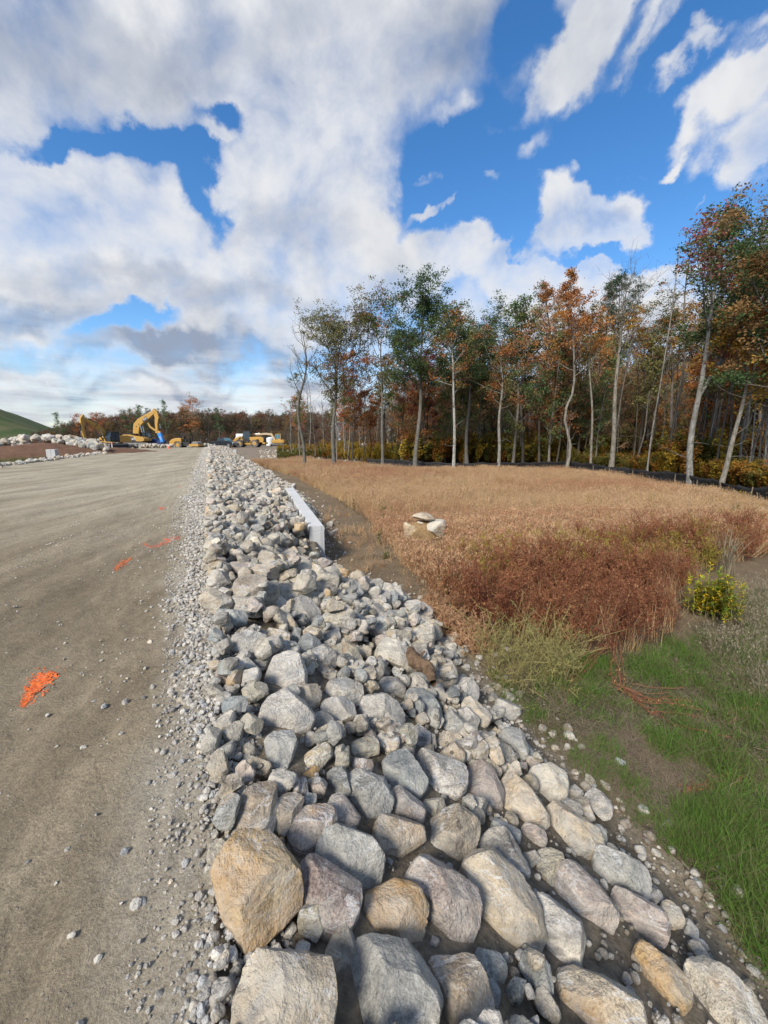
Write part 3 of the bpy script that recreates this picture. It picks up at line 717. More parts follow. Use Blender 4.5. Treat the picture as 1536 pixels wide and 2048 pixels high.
# heights of the pile on a grid in bank coordinates
CELL = 0.04; S0, S1, DA, DB = -1.6, 100.0, -1.2, 6.0
NS, ND = int((S1 - S0) / CELL), int((DB - DA) / CELL)
sg, dg = np.meshgrid(S0 + (np.arange(NS) + .5) * CELL, DA + (np.arange(ND) + .5) * CELL, indexing='ij')
gx, gy = sd_xy(sg, dg)
HM = height(gx, gy) ; BASE = HM.copy(); FIX = np.zeros(HM.shape, bool)
hand_rocks = []
def add_hand_rocks():
    rng = np.random.default_rng(7)
    fwd = np.array([0, CP, -SP])
    for i, (tr, pal, pts, lab) in enumerate(BOULDERS):
        ox, oy, k = TR[tr]
        pp = [(ox + x / k, oy + y / k) for x, y in pts]
        P = np.array(pp); c = P.mean(0)
        d = ray(*c)
        # meet the bank surface lifted by roughly the stone's own half thickness
        ext = 0.5 * math.sqrt(abs(sum(P[j][0] * P[(j + 1) % len(P)][1] - P[(j + 1) % len(P)][0] * P[j][1] for j in range(len(P)))) / 2)
        t = 0.6; 
        for _ in range(600):
            q = np.array([0, 0, EYE]) + d * t
            lift = 0.10 + 0.25 * ext / FPX * t
            if q[2] < height(q[0], q[1]) + lift: break
            t += 0.012
        cen = np.array([0, 0, EYE]) + d * t
        view = -d / np.linalg.norm(d)
        m = view + 0.75 * np.array([0.25, -0.1, 1.0]); m /= np.linalg.norm(m)
        # outline carried onto a plane through the centre with normal m
        V3 = []
        for (x, y) in pp:
            r_ = ray(x, y); tt = np.dot(cen - np.array([0, 0, EYE]), m) / np.dot(r_, m); V3.append(np.array([0, 0, EYE]) + r_ * tt - cen)
        V3 = np.array(V3)
        e1 = np.cross([0, 0.2, 1.0], m); e1 /= np.linalg.norm(e1); e2 = np.cross(m, e1)
        U = np.stack([V3 @ e1, V3 @ e2], 1)
        cu = U.mean(0); U = cu + (U - cu) * 1.17
        area = 0.5 * sum(U[j][0] * U[(j + 1) % len(U)][1] - U[(j + 1) % len(U)][0] * U[j][1] for j in range(len(U)))
        if area < 0: U = U[::-1]; area = -area
        rad = math.sqrt(area / math.pi)
        pl, ds = [], []
        for j in range(len(U)):
            a, b = U[j], U[(j + 1) % len(U)]; e = b - a; L = np.linalg.norm(e)
            if L < 0.15 * rad: continue
            nn = np.array([e[1], -e[0]]) / L
            dist = np.dot(nn, a - cu)
            if dist < 0.2 * rad: dist = 0.2 * rad
            n3 = nn[0] * e1 + nn[1] * e2
            for tilt in (rng.uniform(.15, .9), -rng.uniform(.1, .35)):
                v = n3 + tilt * m; ln = np.linalg.norm(v); pl.append(v / ln); ds.append(dist * 1.04 / ln)
        top = rad * rng.uniform(.40, .55); a_ = rng.uniform(0, 6.28)
        for q_ in range(3):
            a = a_ + q_ * 2.1 + rng.normal(0, .35); tl = (rng.uniform(.05, .25), rng.uniform(.4, .8), rng.uniform(.5, 1.0))[q_]
            v = m + tl * (math.cos(a) * e1 + math.sin(a) * e2); ln = np.linalg.norm(v); pl.append(v / ln); ds.append(top * rng.uniform(.92, 1.12))
        v = -m + rng.normal(0, .1, 3); pl.append(v / np.linalg.norm(v)); ds.append(rad * .75)
        for _ in range(3):
            v = -m + rng.normal(0, .6, 3); pl.append(v / np.linalg.norm(v)); ds.append(rad * .9)
        cen2 = cen + cu[0] * e1 + cu[1] * e2
        Pv, F = rock_shape(4, np.array(pl), np.array(ds), rng.uniform(110, 220), 0.07, i + 3)
        W = Pv + cen2
        s_, d_ = xy_sd(W[:, 0], W[:, 1])
        a_ = ((s_ - S0) / CELL).astype(int); b_ = ((d_ - DA) / CELL).astype(int)
        ok = (a_ >= 0) & (a_ < NS) & (b_ >= 0) & (b_ < ND)
        np.maximum.at(HM, (a_[ok], b_[ok]), W[ok, 2]); FIX[a_[ok], b_[ok]] = True
        me = mesh_np('stone', Pv, F, M['stone'], None, True); me.set_sharp_from_angle(angle=R(17))
        col = np.array(PAL[pal]); col[:3] *= rng.uniform(1.10, 1.32) * np.array([1.05, 1.0, .90])
        if lab:
            o = link('boulder', me, None, tuple(cen2), label=lab, category='boulder', group='stones of the riprap bank')
        else:
            o = link('stone', me, BANK, tuple(cen2))
        o.color = tuple(col)
        hand_rocks.append((cen2, rad))
add_hand_rocks()
BASE += fill_lift(sg, dg); HM = np.maximum(HM, BASE)

NPROTO = 36
_rng = np.random.default_rng(11)
PROTO = []
for i in range(NPROTO):
    ax = (1.12, _rng.uniform(.55, .95), _rng.uniform(.38, .75)); pl, ds = random_planes(_rng, ax, _rng.integers(2, 6))
    PROTO.append((pl, ds, _rng.uniform(80, 220), i + 100))
PV = {}
def proto_verts(i, level):
    if (i, level) not in PV:
        pl, ds, p, sd = PROTO[i]
        V_, F_ = rock_shape(level, pl, ds, p, 0.075, sd); PV[(i, level)] = (normalised(V_), F_)
    return PV[(i, level)]
def rotm(rng, tilt=0.5):
    a = rng.uniform(0, 2 * math.pi); ax = rng.normal(0, 1, 3); ax[2] *= 0.3; ax /= np.linalg.norm(ax)
    Rz = np.array([[math.cos(a), -math.sin(a), 0], [math.sin(a), math.cos(a), 0], [0, 0, 1]])
    t = rng.normal(0, tilt); K = np.array([[0, -ax[2], ax[1]], [ax[2], 0, -ax[0]], [-ax[1], ax[0], 0]])
    return (np.eye(3) + math.sin(t) * K + (1 - math.cos(t)) * K @ K) @ Rz

dropped = []    # (x, y, z, r, rotation, prototype, colour)
def drop_stones():
    rng = np.random.default_rng(5)
    plan = []
    # sizes: two full layers, then filler
    s_breaks = [(-1.2, 4, 1.0), (4, 12, 1.0), (12, 30, 1.0), (30, 60, .95), (60, 96, .85)]
    for a, b, dn in s_breaks:
        area = (b - a) * float(np.mean(toe(np.linspace(a, b, 20))) + .1)
        for r, frac in ((0.205, .75), (0.155, .80), (0.110, .45), (.065, .20 if b <= 12 else 0)):
            n = int(area * dn * frac / (math.pi * (r * 0.86) ** 2) * (1.0 if a < 30 else .8))
            plan += [(a, b, r)] * n
    order = sorted(plan, key=lambda q: -q[2] * rng.uniform(.7, 1.3))
    for a, b, r0 in order:
        r = r0 * math.exp(rng.normal(0, .20))
        best = None
        for k in range(3):
            s = rng.uniform(a, b); D = float(toe(s)); d = rng.uniform(0.0, D + 0.05 + (0.25 if rng.random() < .12 else 0))
            if s < 1.3 and 0.05 < d < 2.6: r = min(r, rng.uniform(.035, .10))
            if s < 3.0 and d > D - .30: continue
            if s < 3.2 and d < .32: r = min(r, .07)
            if d < 0.35 and s < 25: r = min(r, .12)
            if d > D: r = min(r, .11)
            if 7.6 < s < 16.4:
                wd = float(np.interp(s, WS, WD))
                if abs(d - wd) < r + .22: continue
                if d > wd + .1 and s < 11.5: continue
            if 6.2 < s <= 8.0 and d > 1.7: r = min(r, .12)
            ia, ib = int((s - S0) / CELL), int((d - DA) / CELL); w = max(1, int(r * .8 / CELL))
            if ia - w < 0 or ib - w < 0 or ia + w >= NS or ib + w >= ND: continue
            win = HM[ia - w:ia + w + 1, ib - w:ib + w + 1]; fx = FIX[ia - w:ia + w + 1, ib - w:ib + w + 1]
            if fx.mean() > (.20 if r > .09 else .42): continue
            if s < 1.0 and 1.15 < d < 2.3 and s < .35 and rng.random() < .97: continue    # bare wet soil in the foreground
            rel = float(np.mean(win) - np.mean(BASE[ia - w:ia + w + 1, ib - w:ib + w + 1]))
            if best is None or rel < best[0]: best = (rel, s, d, ia, ib, w)
        if best is None: continue
        rel, s, d, ia, ib, w = best
        if rel > .34: continue
        if 5.8 < s <= 8.0 and d > 1.6 and rel > .06: continue
        x, y = sd_xy(s, d)
        g = np.arange(-w, w + 1) * CELL; q = 1 - (g[:, None] ** 2 + g[None, :] ** 2) / (r * .85) ** 2; m = q > 0
        win = HM[ia - w:ia + w + 1, ib - w:ib + w + 1]; up = r * .58 * np.sqrt(np.clip(q, 0, 1))
        rest = np.percentile((win + up)[m], 60 if r > .11 else 78) if m.any() else win.mean()
        zc = rest
        if d > float(toe(s)): zc = float(np.mean(win)) + r * .2
        zc = min(zc, float(np.mean(BASE[ia, ib])) + .45)
        HM[ia - w:ia + w + 1, ib - w:ib + w + 1] = np.where(m, np.maximum(win, zc + up * .9), win)
        dropped.append((float(x), float(y), float(zc), r, rotm(rng, .55), int(rng.integers(NPROTO)), rock_color(rng)))
drop_stones()
def emit_stones():
    score = sorted(range(len(dropped)), key=lambda i: -dropped[i][3] / math.hypot(dropped[i][0], dropped[i][1], EYE - dropped[i][2]) * (1 if dropped[i][1] > 0.6 else .1))
    n_hand_parts = sum(1 for b in BOULDERS if not b[3]); n_ind = 296 - len(BOULDERS)
    chosen = set(score[:n_ind])
    data = {}
    for i in score[:n_ind]:
        x, y, z, r, rm, pi_, col = dropped[i]
        V, F = proto_verts(pi_, 3); me_ = mesh_np('stone', V * r, F, M['stone'], None, True); me_.set_sharp_from_angle(angle=R(20))   # true size, so the grain keeps its real scale
        o = link('stone', me_, BANK); mm = Matrix(rm.tolist()).to_4x4(); mm.translation = (x, y, z)
        o.matrix_local = mm; o.color = tuple(col)
    near, far = Batch(), Batch()
    for i, (x, y, z, r, rm, pi_, col) in enumerate(dropped):
        if i in chosen: continue
        dist = math.hypot(x, y)
        V, F = proto_verts(pi_, 2 if dist < 16 else 15)
        (near if dist < 16 else far).add((V * r) @ rm.T + np.array([x, y, z]), F, col)
    V = np.concatenate(near.V + far.V); C = np.concatenate(near.C + far.C)
    F = np.concatenate(near.F + [f + near.n for f in far.F])
    me = mesh_np('more_stones', V, F, M['stone_joined'], C, True)
    sm = np.zeros(len(F), bool); sm[:sum(len(f) for f in near.F)] = True
    me.polygons.foreach_set('use_smooth', sm); me.set_sharp_from_angle(angle=R(26))
    link('more_stones', me, BANK, kind='stuff')
    print('stones', len(dropped), 'tris', len(F))
emit_stones()

# ------------------------------------------------------------------ gravel: pebbles along the shoulder, on the road, between the boulders and at the foot
def pebbles():
    rng = np.random.default_rng(21)
    B = Batch()
    protos = []
    for i in range(14):
        ax = (1.0, rng.uniform(.6, .9), rng.uniform(.4, .7)); pl, ds = random_planes(rng, ax, 4)
        protos.append([rock_shape(l, pl, ds, 7.0, .05, i + 40) for l in (2, 15, 1)])
    ga = np.concatenate([np.arange(-1.7, 10, .03), np.arange(10, 100, .12)]); gb_ = np.arange(-6.5, 6.5, .03)
    GA, GB = np.meshgrid(ga, gb_, indexing='ij'); gx_, gy_ = sd_xy(GA, GB)
    SURF = surf(gx_.ravel(), gy_.ravel()).reshape(GA.shape)
    def look(s, d):
        i = min(np.searchsorted(ga, s), len(ga) - 1); j = min(max(int((d + 6.5) / .03), 0), len(gb_) - 1); return float(SURF[i, j])
    def put(s, d, r, sink=.25, c=None, zf=None):
        x, y = sd_xy(s, d)
        z = look(s, d) if zf is None else zf
        dist = math.hypot(float(x), float(y) , EYE)
        lv = 0 if r / dist > .0125 else (1 if r / dist > .0028 else 2)
        V, F = protos[rng.integers(14)][lv]
        if c is None:
            q = rng.random(); g = rng.uniform(.40, .62)
            c = (g, g * .94, g * .83, 0) if q < .8 else ((g * .8, g * .82, g * .83, 0) if q < .88 else (g, g * .86, g * .66, 0))
        B.add((V * r) @ rotm(rng, .4).T + np.array([float(x), float(y), z + r * (.6 - sink)]), F, np.array(c, float))
    for (a, b, n, rmin, rmax) in ((-1.6, 1.5, 4300, .007, .026), (1.5, 4, 3600, .009, .028), (4, 9, 4200, .012, .032), (9, 20, 4200, .016, .045), (20, 48, 3600, .03, .07), (48, 95, 1800, .05, .10)):
        s = rng.uniform(a, b, n); 
        for si in s:
            edge = float(np.interp(si, [-1, 1.5, 5, 9, 20, 60], [-.10, -.14, -.36, -.55, -.75, -.9])) + .12 * math.sin(si * 2.3) * math.sin(si * .9 + 1)
            t = rng.random() ** .8
            d = edge + (0.30 - edge) * t + (rng.normal(0, .04) if rng.random() < .92 else -abs(rng.normal(0, .22)))
            put(si, d, rmin * (rmax / rmin) ** (rng.random() ** 1.8))
    for _ in range(6500):
        s = -1.6 + 14 * rng.random() ** 1.5; put(s, rng.uniform(float(np.interp(s, [-1, 1.5, 5, 9, 20], [-.22, -.28, -.55, -.8, -1.0])), .15), .004 + .007 * rng.random() ** 2 + .0008 * max(s, 0))
    # scattered on the packed road
    clus = [(rng.uniform(-1.5, 9), -rng.uniform(.3, 2.6)) for _ in range(26)]
    for _ in range(800):
        if rng.random() < .45:
            cx, cy = clus[rng.integers(26)]; s, d = cx + rng.normal(0, .28), cy + rng.normal(0, .12)
        else: s, d = -1.6 + 14 * rng.random() ** 1.6, -.25 - abs(rng.normal(0, 1.3))
        if d < -.2: put(s, d, .004 + .010 * rng.random() ** 2.5 + .002 * max(s, 0) ** .5, sink=.35)
    # between boulders and in the wet soil
    for _ in range(4200):
        s, d = rng.uniform(-1.5, 2.6), rng.uniform(.1, 2.9)
        ia, ib = int((s - S0) / CELL), int((d - DA) / CELL)
        if not (0 <= ia < NS and 0 <= ib < ND): continue
        hi = HM[ia, ib] - BASE[ia, ib]
        if hi < .16 and not FIX[ia, ib]: put(s, d, .006 + .022 * rng.random() ** 2.2, zf=float(HM[ia, ib]) if hi > .02 else float(BASE[ia, ib]) + .01, c=None if rng.random() < .5 else (.17, .14, .10, 0))
    # foot of the bank and bare ground
    for _ in range(1500):
        s = rng.uniform(-1, 22); d = float(toe(s)) + abs(rng.normal(0, .45 if s > 3 else .25))
        put(s, d, .010 + .05 * rng.random() ** 3, c=None if rng.random() < .6 else (.26, .21, .15, 0))
    o = link('gravel', B.mesh('gravel', M['stone_joined'], False), kind='stuff')
    print('pebble tris', sum(len(f) for f in B.F))
pebbles()

# larger loose stones at the foot of the bank
def loose_stones():
    rng = np.random.default_rng(9)
    sp = [(1045, 1545, 22, 'blue'), (1015, 1425, 24, 'pale'), (998, 1432, 12, 'pale'), (985, 1405, 14, 'olive'), (1020, 1400, 10, 'pink'), (1165, 1690, 9, 'pale'), (1373, 1905, 14, 'pale'), (855, 1213, 13, 'pink'), (840, 1200, 8, 'pale'),
          (780, 1176, 8, 'pale'), (665, 1070, 10, 'pale'), (660, 1052, 9, 'tan'), (673, 1063, 6, 'pale'), (700, 1085, 5, 'pale'), (880, 1225, 8, 'granite'), (930, 1262, 8, 'tan'), (950, 1285, 9, 'granite'), (690, 1170, 6, 'tan'), (1300, 1800, 7, 'pale'), (1536, 1030, 9, 'tan'), (1505, 1058, 9, 'pale'), (725, 1150, 6, 'tan')]
    for i, (px, py, w, pal) in enumerate(sp):
        p = on_z(px, py, FIELD); p[2] = height(p[0], p[1])
        t = np.linalg.norm(p - np.array([0, 0, EYE])); r = w / FPX * t * .95
        V, F = proto_verts(int(rng.integers(NPROTO)), 3)
        o = link('stone', mesh_np('stone', (V * r) @ rotm(rng, .3).T, F, M['stone'], None, True), BANK, (p[0], p[1], p[2] + r * .3)); c = np.array(PAL[pal]); o.color = tuple(c)
loose_stones()
# ------------------------------------------------------------------ concrete headwall
def headwall():
    m, nt, out = material('cast_concrete')
    co = nt.node('ShaderNodeTexCoord').outputs['Object']
    n = nt.noise(co, 2.2, 8, 0.6); f = nt.noise(co, 40.0, 5, 0.7)
    st = nt.noise(nt.node('ShaderNodeMapping', {'Vector': co, 'Scale': (3.0, 3.0, 0.25)}).outputs[0], 1.6, 5, 0.6)
    nz = nt.node('ShaderNodeSeparateXYZ', {0: nt.node('ShaderNodeNewGeometry').outputs['Normal']}).outputs[2]
    side = nt.rng(nz, 0.3, 0.7, 1.0, 0.0)
    col = nt.mix(nt.rng(n, 0.3, 0.7), (0.46, 0.45, 0.425), (0.56, 0.55, 0.52))
    col = nt.mix(nt.math('MULTIPLY', nt.math('MULTIPLY', nt.rng(st, 0.50, 0.64), side), 0.6), col, (0.22, 0.22, 0.215))
    pits = nt.rng(nt.vor(co, 26.0), 0.10, 0.04); col = nt.mix(nt.math('MULTIPLY', nt.math('MULTIPLY', pits, side), 0.5), col, (0.2, 0.2, 0.2))
    col = nt.mix(1.0, col, nt.mix(f, (0.88, 0.88, 0.88), (1.1, 1.1, 1.1)), 'MULTIPLY')
    principled(nt, out, col, 0.85, nt.bump(nt.math('SUBTRACT', f, pits), 0.25, 0.01), spec=0.2)
    M['concrete'] = m
    A, B = WALL_A, WALL_B; d = B - A; L = float(np.linalg.norm(d)); ang = math.atan2(d[1], d[0])
    t = thing('concrete_headwall', 'long pale concrete headwall standing between the stones and the field', 'concrete wall', (float(A[0]), float(A[1]), FIELD - .3), ang)
    b = MB().box(0, L, -.175, .175, .42, 1.05 - .10, 0)            # upper course
    b.build('wall', m, t, bevel=.012)
    # cap with chamfered rims
    c = MB(); prof = [(-.175, .952), (.175, .952), (.175, 1.022), (.150, 1.05), (-.150, 1.05), (-.175, 1.022)]
    n = len(prof); vs = [(0, y, z) for y, z in prof] + [(L, y, z) for y, z in prof]
    c._add(vs, [tuple(range(n)), tuple(range(2 * n - 1, n - 1, -1))] + [(i, (i + 1) % n, (i + 1) % n + n, i + n) for i in range(n)])
    # the wall top sits 0.25 m over z = 0.95 of the wall's own foot
    o = c.build('coping', m, t)
    MB().box(-.04, L + .02, -.21, .21, .0, .412, 0).build('footing', m, t, bevel=.02)
    MB().box(.8, .83, -.179, -.17, .5, .94, 0).build('joint', m, t)
    return t
hw = headwall()
hw.scale = (1, 1, (1.3 - .35 + .3) / 1.05)

# ------------------------------------------------------------------ orange survey paint on the road
def paint_marks():
    m, nt, out = material('orange_marking_paint')
    g = nt.node('ShaderNodeNewGeometry').outputs['Position']
    n = nt.noise(g, 30, 5, .7)
    principled(nt, out, nt.mix(nt.rng(nt.noise(g, 90, 4, .7), .50, .62), nt.mix(nt.rng(n, .35, .65), (0.70, 0.09, 0.012), (0.85, 0.19, 0.03)), (0.36, 0.20, 0.12)), 0.7, nt.bump(n, .4, .01), spec=.2)
    m2, nt, out = material('pink_orange_marking_paint')
    n = nt.noise(nt.node('ShaderNodeNewGeometry').outputs['Position'], 30, 5, .7)
    principled(nt, out, nt.mix(nt.rng(n, .35, .65), (0.85, 0.07, 0.025), (0.95, 0.16, 0.06)), 0.7, spec=.2)
    rng = np.random.default_rng(3)
    marks = [
        ([(42, 1405), (62, 1378), (85, 1352), (100, 1338)], [5, 11, 17, 13], 1500, m, 'large orange paint mark on the road, the one nearest the camera'),
        ([(230, 1137), (243, 1126), (262, 1114)], [4, 6.5, 3.5], 800, m, 'slanted orange paint mark beyond the large one'),
        ([(286, 1087), (300, 1093), (318, 1090), (328, 1083), (345, 1078), (357, 1077)], [3, 3.5, 4, 6, 4, 6], 1300, m2, 'curving red orange paint squiggle reaching the gravel edge'),
        ([(318, 1017), (328, 1015)], [4, 4], 260, m2, 'small orange paint dab past the squiggle'),
        ([(354, 972), (362, 971)], [2.5, 2.5], 120, m2, 'small orange paint dab on the pale gravel'),
        ([(386, 930), (394, 929)], [2, 2], 90, m2, 'farthest orange paint dab near the top of the gravel'),
    ]
    for pts, w, n, mt, lab in marks:
        V, F, k = [], [], 0
        P = np.array(pts, float); seg = np.r_[0, np.cumsum(np.linalg.norm(np.diff(P, axis=0), axis=1))]
        for _ in range(n):
            t = rng.uniform(0, seg[-1]); c = np.array([np.interp(t, seg, P[:, 0]), np.interp(t, seg, P[:, 1])]); ww = np.interp(t, seg, w)
            q = c + np.clip(rng.normal(0, .55, 2) * (2.2 if rng.random() < .10 else 1), -3, 3) * np.array([ww, ww * .62])
            p = on_z(q[0], q[1], 0.0)
            r = ww / FPX * np.linalg.norm(p - np.array([0, 0, EYE])) * rng.uniform(.03, .13) * .9
            a0 = rng.uniform(0, 6.3)
            ring = [(p[0] + r * rng.uniform(.6, 1.2) * math.cos(a0 + a), p[1] + 1.5 * r * rng.uniform(.6, 1.2) * math.sin(a0 + a)) for a in np.linspace(0, 2 * math.pi, 7)[:-1]]
            V += ring; F += [(k, k + i, k + i + 1) for i in range(1, 5)]; k += 6
        V = np.array(V); z = surf(V[:, 0], V[:, 1]) + .0035 + rng.uniform(0, .002, len(V)) 
        o = link('paint_mark', mesh_np('paint_mark', np.c_[V, z], np.array(F), mt), label=lab, category='paint mark', group='orange paint marks on the road')
paint_marks()

# ------------------------------------------------------------------ plants: clump prototypes, scattered as stuff
def blade(V, F, C, base, d, h, w, bend, rng, nseg=3, tip=0.15, g=None):
    """one tapering bent blade; colour (root..tip, random, tip mask)"""
    a = math.atan2(d[1], d[0]); side = np.array([-math.sin(a + rng.normal(0, .8)), math.cos(a), 0]); n = len(V)
    g = rng.random() if g is None else g
    for i in range(nseg + 1):
        t = i / nseg; c = base + np.array([d[0], d[1], 0]) * (bend * h * t ** 1.8) + np.array([0, 0, h * (t - .35 * min(bend, 1.2) * t * t)])
        ww = w * (1 - t * (1 - tip)); V.append(c - side * ww / 2); V.append(c + side * ww / 2)
        C += [(t, g, 0), (t, g, 0)]
        if i: b = n + 2 * (i - 1); F.append((b, b + 1, b + 3, b + 2))
def leaflet(V, F, C, p, d, L, w, g, tipv=0.0):
    d = d / (np.linalg.norm(d) + 1e-9); s = np.cross(d, [0.3, .2, 1]); s /= np.linalg.norm(s) + 1e-9; n = len(V)
    V += [p, p + d * L * .5 + s * w / 2, p + d * L, p + d * L * .5 - s * w / 2]; C += [(.5, g, tipv)] * 4; F.append((n, n + 1, n + 2, n + 3))
def proto_obj(name, V, F, C, mat):
    me = mesh_np(name, np.array(V), np.array(F), mat, np.array(C))
    return bpy.data.objects.new(name, me)
def grass_clump(name, mat, seed, n, h, w, spread, bend, heads=0.0, flat=False):
    rng = np.random.default_rng(seed); V, F, C = [], [], []
    for i in range(n):
        a = rng.uniform(0, 6.283); d = np.array([math.cos(a), math.sin(a)]); b = np.array([*(rng.normal(0, spread, 2)), 0.0]); hh = h * rng.uniform(.45, 1.15)
        bd = abs(rng.normal(0, bend)) + .08
        if flat: blade(V, F, C, b + np.array([0, 0, rng.uniform(0, .03)]), d, hh * .18, w, hh * 5.0 / h * rng.uniform(.6, 1.2), rng, 2)
        else: blade(V, F, C, b, d, hh, w, bd, rng)
        if heads and rng.random() < heads:
            tip = (V[-1] + V[-2]) / 2
            for _ in range(4):
                leaflet(V, F, C, tip + rng.normal(0, .006, 3) - np.array([0, 0, rng.uniform(0, .12) * h]), np.array([rng.normal(0, .5), rng.normal(0, .5), .8]), .035, .012, rng.random(), 1.0)
    return proto_obj(name, V, F, C, mat)
def weed(name, mat, seed, h, nst, nbr, leaf, lw, lean=.25, density=1.0):
    rng = np.random.default_rng(seed); V, F, C = [], [], []
    for i in range(nst):
        a = rng.uniform(0, 6.283); dd = np.array([math.cos(a), math.sin(a), 0]) * abs(rng.normal(0, lean)); b = np.array([*rng.normal(0, .05, 2), 0.]); hh = h * rng.uniform(.6, 1.1)
        g = rng.random() * .5
        def stick(p, q, w0, w1):
            d = q - p; s = np.cross(d, rng.normal(0, 1, 3)); s /= np.linalg.norm(s) + 1e-9; n = len(V)
            V.extend([p - s * w0 / 2, p + s * w0 / 2, q + s * w1 / 2, q - s * w1 / 2]); C.extend([(.2, g, 0)] * 4); F.append((n, n + 1, n + 2, n + 3))
        pts = [b + dd * hh * t * t + np.array([0, 0, hh * t]) + rng.normal(0, .010, 3) for t in np.linspace(0, 1, 5)]
        for p, q in zip(pts, pts[1:]): stick(p, q, .007, .005)
        for k in range(nbr):
            t = rng.uniform(.25, 1.0); j = min(int(t * 4), 3); p = pts[j] + (pts[j + 1] - pts[j]) * (t * 4 - j)
            a2 = rng.uniform(0, 6.283); L = hh * rng.uniform(.12, .30) * (1.2 - t * .5)
            q = p + np.array([math.cos(a2) * .65, math.sin(a2) * .65, .75]) * L; stick(p, q, .004, .003)
            for _ in range(int(5 * density)):
                u = rng.uniform(.15, 1); lp = p + (q - p) * u
                leaflet(V, F, C, lp, np.array([rng.normal(0, .8), rng.normal(0, .8), rng.uniform(-.7, .6)]), leaf * rng.uniform(.5, 1.2), lw * rng.uniform(.6, 1.2), rng.random(), 1.0 if rng.random() < .25 else 0.0)
    return proto_obj(name, V, F, C, mat)

M['dry'] = mat_plant('dry_grass_blade', (0.380, 0.225, 0.098), (0.720, 0.530, 0.290), (0.52, 0.34, 0.19), .25)
M['dryred'] = mat_plant('reddish_grass_blade', (0.265, 0.130, 0.065), (0.570, 0.365, 0.200), (0.45, 0.24, 0.13), .25)
M['redweed'] = mat_plant('red_weed_leaf', (0.140, 0.044, 0.027), (0.330, 0.140, 0.062), (0.34, 0.175, 0.075), .25)
M['yelweed'] = mat_plant('yellow_weed_leaf', (0.330, 0.225, 0.040), (0.250, 0.240, 0.055), (0.45, 0.33, 0.05), .35)
M['green'] = mat_plant('green_grass_blade', (0.070, 0.150, 0.022), (0.150, 0.230, 0.045), None, .35)
M['olivegr'] = mat_plant('olive_grass_blade', (0.120, 0.120, 0.045), (0.190, 0.165, 0.070), None, .3)
M['paledead'] = mat_plant('pale_dead_grass_blade', (0.200, 0.160, 0.100), (0.330, 0.275, 0.185), None, .25)
M['straw'] = mat_plant('straw_litter', (0.170, 0.125, 0.080), (0.300, 0.235, 0.155), None, .1)
M['stalk'] = mat_plant('yellow_green_stalk', (0.240, 0.215, 0.075), (0.330, 0.270, 0.110), (0.25, .24, .08), .25)
M['under_yel'] = mat_plant('undergrowth_yellow_leaf', (0.380, 0.240, 0.030), (0.600, 0.420, 0.055), (0.16, 0.15, 0.04), .4)
M['under_or'] = mat_plant('undergrowth_orange_leaf', (0.330, 0.130, 0.030), (0.520, 0.250, 0.055), (0.20, 0.14, 0.03), .4)
M['under_gr'] = mat_plant('undergrowth_green_leaf', (0.110, 0.120, 0.034), (0.210, 0.190, 0.050), (0.20, 0.16, 0.03), .4)

def scatter(name, pts, protos, scales, rots, idx, label=None, **kw):
    """one object: points carrying instances of the prototype meshes"""
    me = bpy.data.meshes.new(name); pts = np.asarray(pts, np.float32)
    me.vertices.add(len(pts)); me.vertices.foreach_set('co', pts.ravel())
    a = me.attributes.new('scl', 'FLOAT', 'POINT'); a.data.foreach_set('value', np.asarray(scales, np.float32))
    a = me.attributes.new('rot', 'FLOAT_VECTOR', 'POINT'); a.data.foreach_set('vector', np.asarray(rots, np.float32).ravel())
    a = me.attributes.new('idx', 'INT', 'POINT'); a.data.foreach_set('value', np.asarray(idx, np.int32))
    c = bpy.data.collections.new(name + '_clumps')
    for p in protos: c.objects.link(p)
    o = link(name, me, **kw)
    g = bpy.data.node_groups.new(name + '_nodes', 'GeometryNodeTree')
    g.interface.new_socket('Geometry', in_out='INPUT', socket_type='NodeSocketGeometry'); g.interface.new_socket('Geometry', in_out='OUTPUT', socket_type='NodeSocketGeometry')
    N, L = g.nodes, g.links
    gi, go = N.new('NodeGroupInput'), N.new('NodeGroupOutput')
    ip = N.new('GeometryNodeInstanceOnPoints'); ci = N.new('GeometryNodeCollectionInfo')
    ci.inputs['Collection'].default_value = c; ci.inputs['Separate Children'].default_value = True; ci.inputs['Reset Children'].default_value = True
    def attr(nm, ty):
        n = N.new('GeometryNodeInputNamedAttribute'); n.data_type = ty; n.inputs['Name'].default_value = nm; return n.outputs['Attribute']
    L.new(gi.outputs[0], ip.inputs['Points']); L.new(ci.outputs[0], ip.inputs['Instance']); ip.inputs['Pick Instance'].default_value = True
    L.new(attr('idx', 'INT'), ip.inputs['Instance Index']); L.new(attr('scl', 'FLOAT'), ip.inputs['Scale'])
    e2r = N.new('FunctionNodeEulerToRotation'); L.new(attr('rot', 'FLOAT_VECTOR'), e2r.inputs[0]); L.new(e2r.outputs[0], ip.inputs['Rotation'])
    L.new(ip.outputs[0], go.inputs[0])
    md = o.modifiers.new('scatter', 'NODES'); md.node_group = g
    return o
def sample(zone, n, rng, jitter=0.0, thin=None):
    P = Z[zone] if isinstance(zone, str) else zone; lo, hi = P.min(0), P.max(0); out = []
    x = rng.uniform(lo[0], hi[0], n * 6); y = rng.uniform(lo[1], hi[1], n * 6)
    jx = x + (fbm2(x, y, 1.1, 3, 71) - .5) * jitter; jy = y + (fbm2(x, y, 1.1, 3, 72) - .5) * jitter
    k = inside(P, jx, jy)
    if thin is not None: k &= rng.random(len(x)) < thin(x, y)
    x, y = x[k][:n], y[k][:n]; s, d = xy_sd(x, y); ok = d > toe(s) + .12
    return x[ok], y[ok]
_h = on_z(848, 1085, FIELD); _g = on_z(1425, 1250, FIELD)
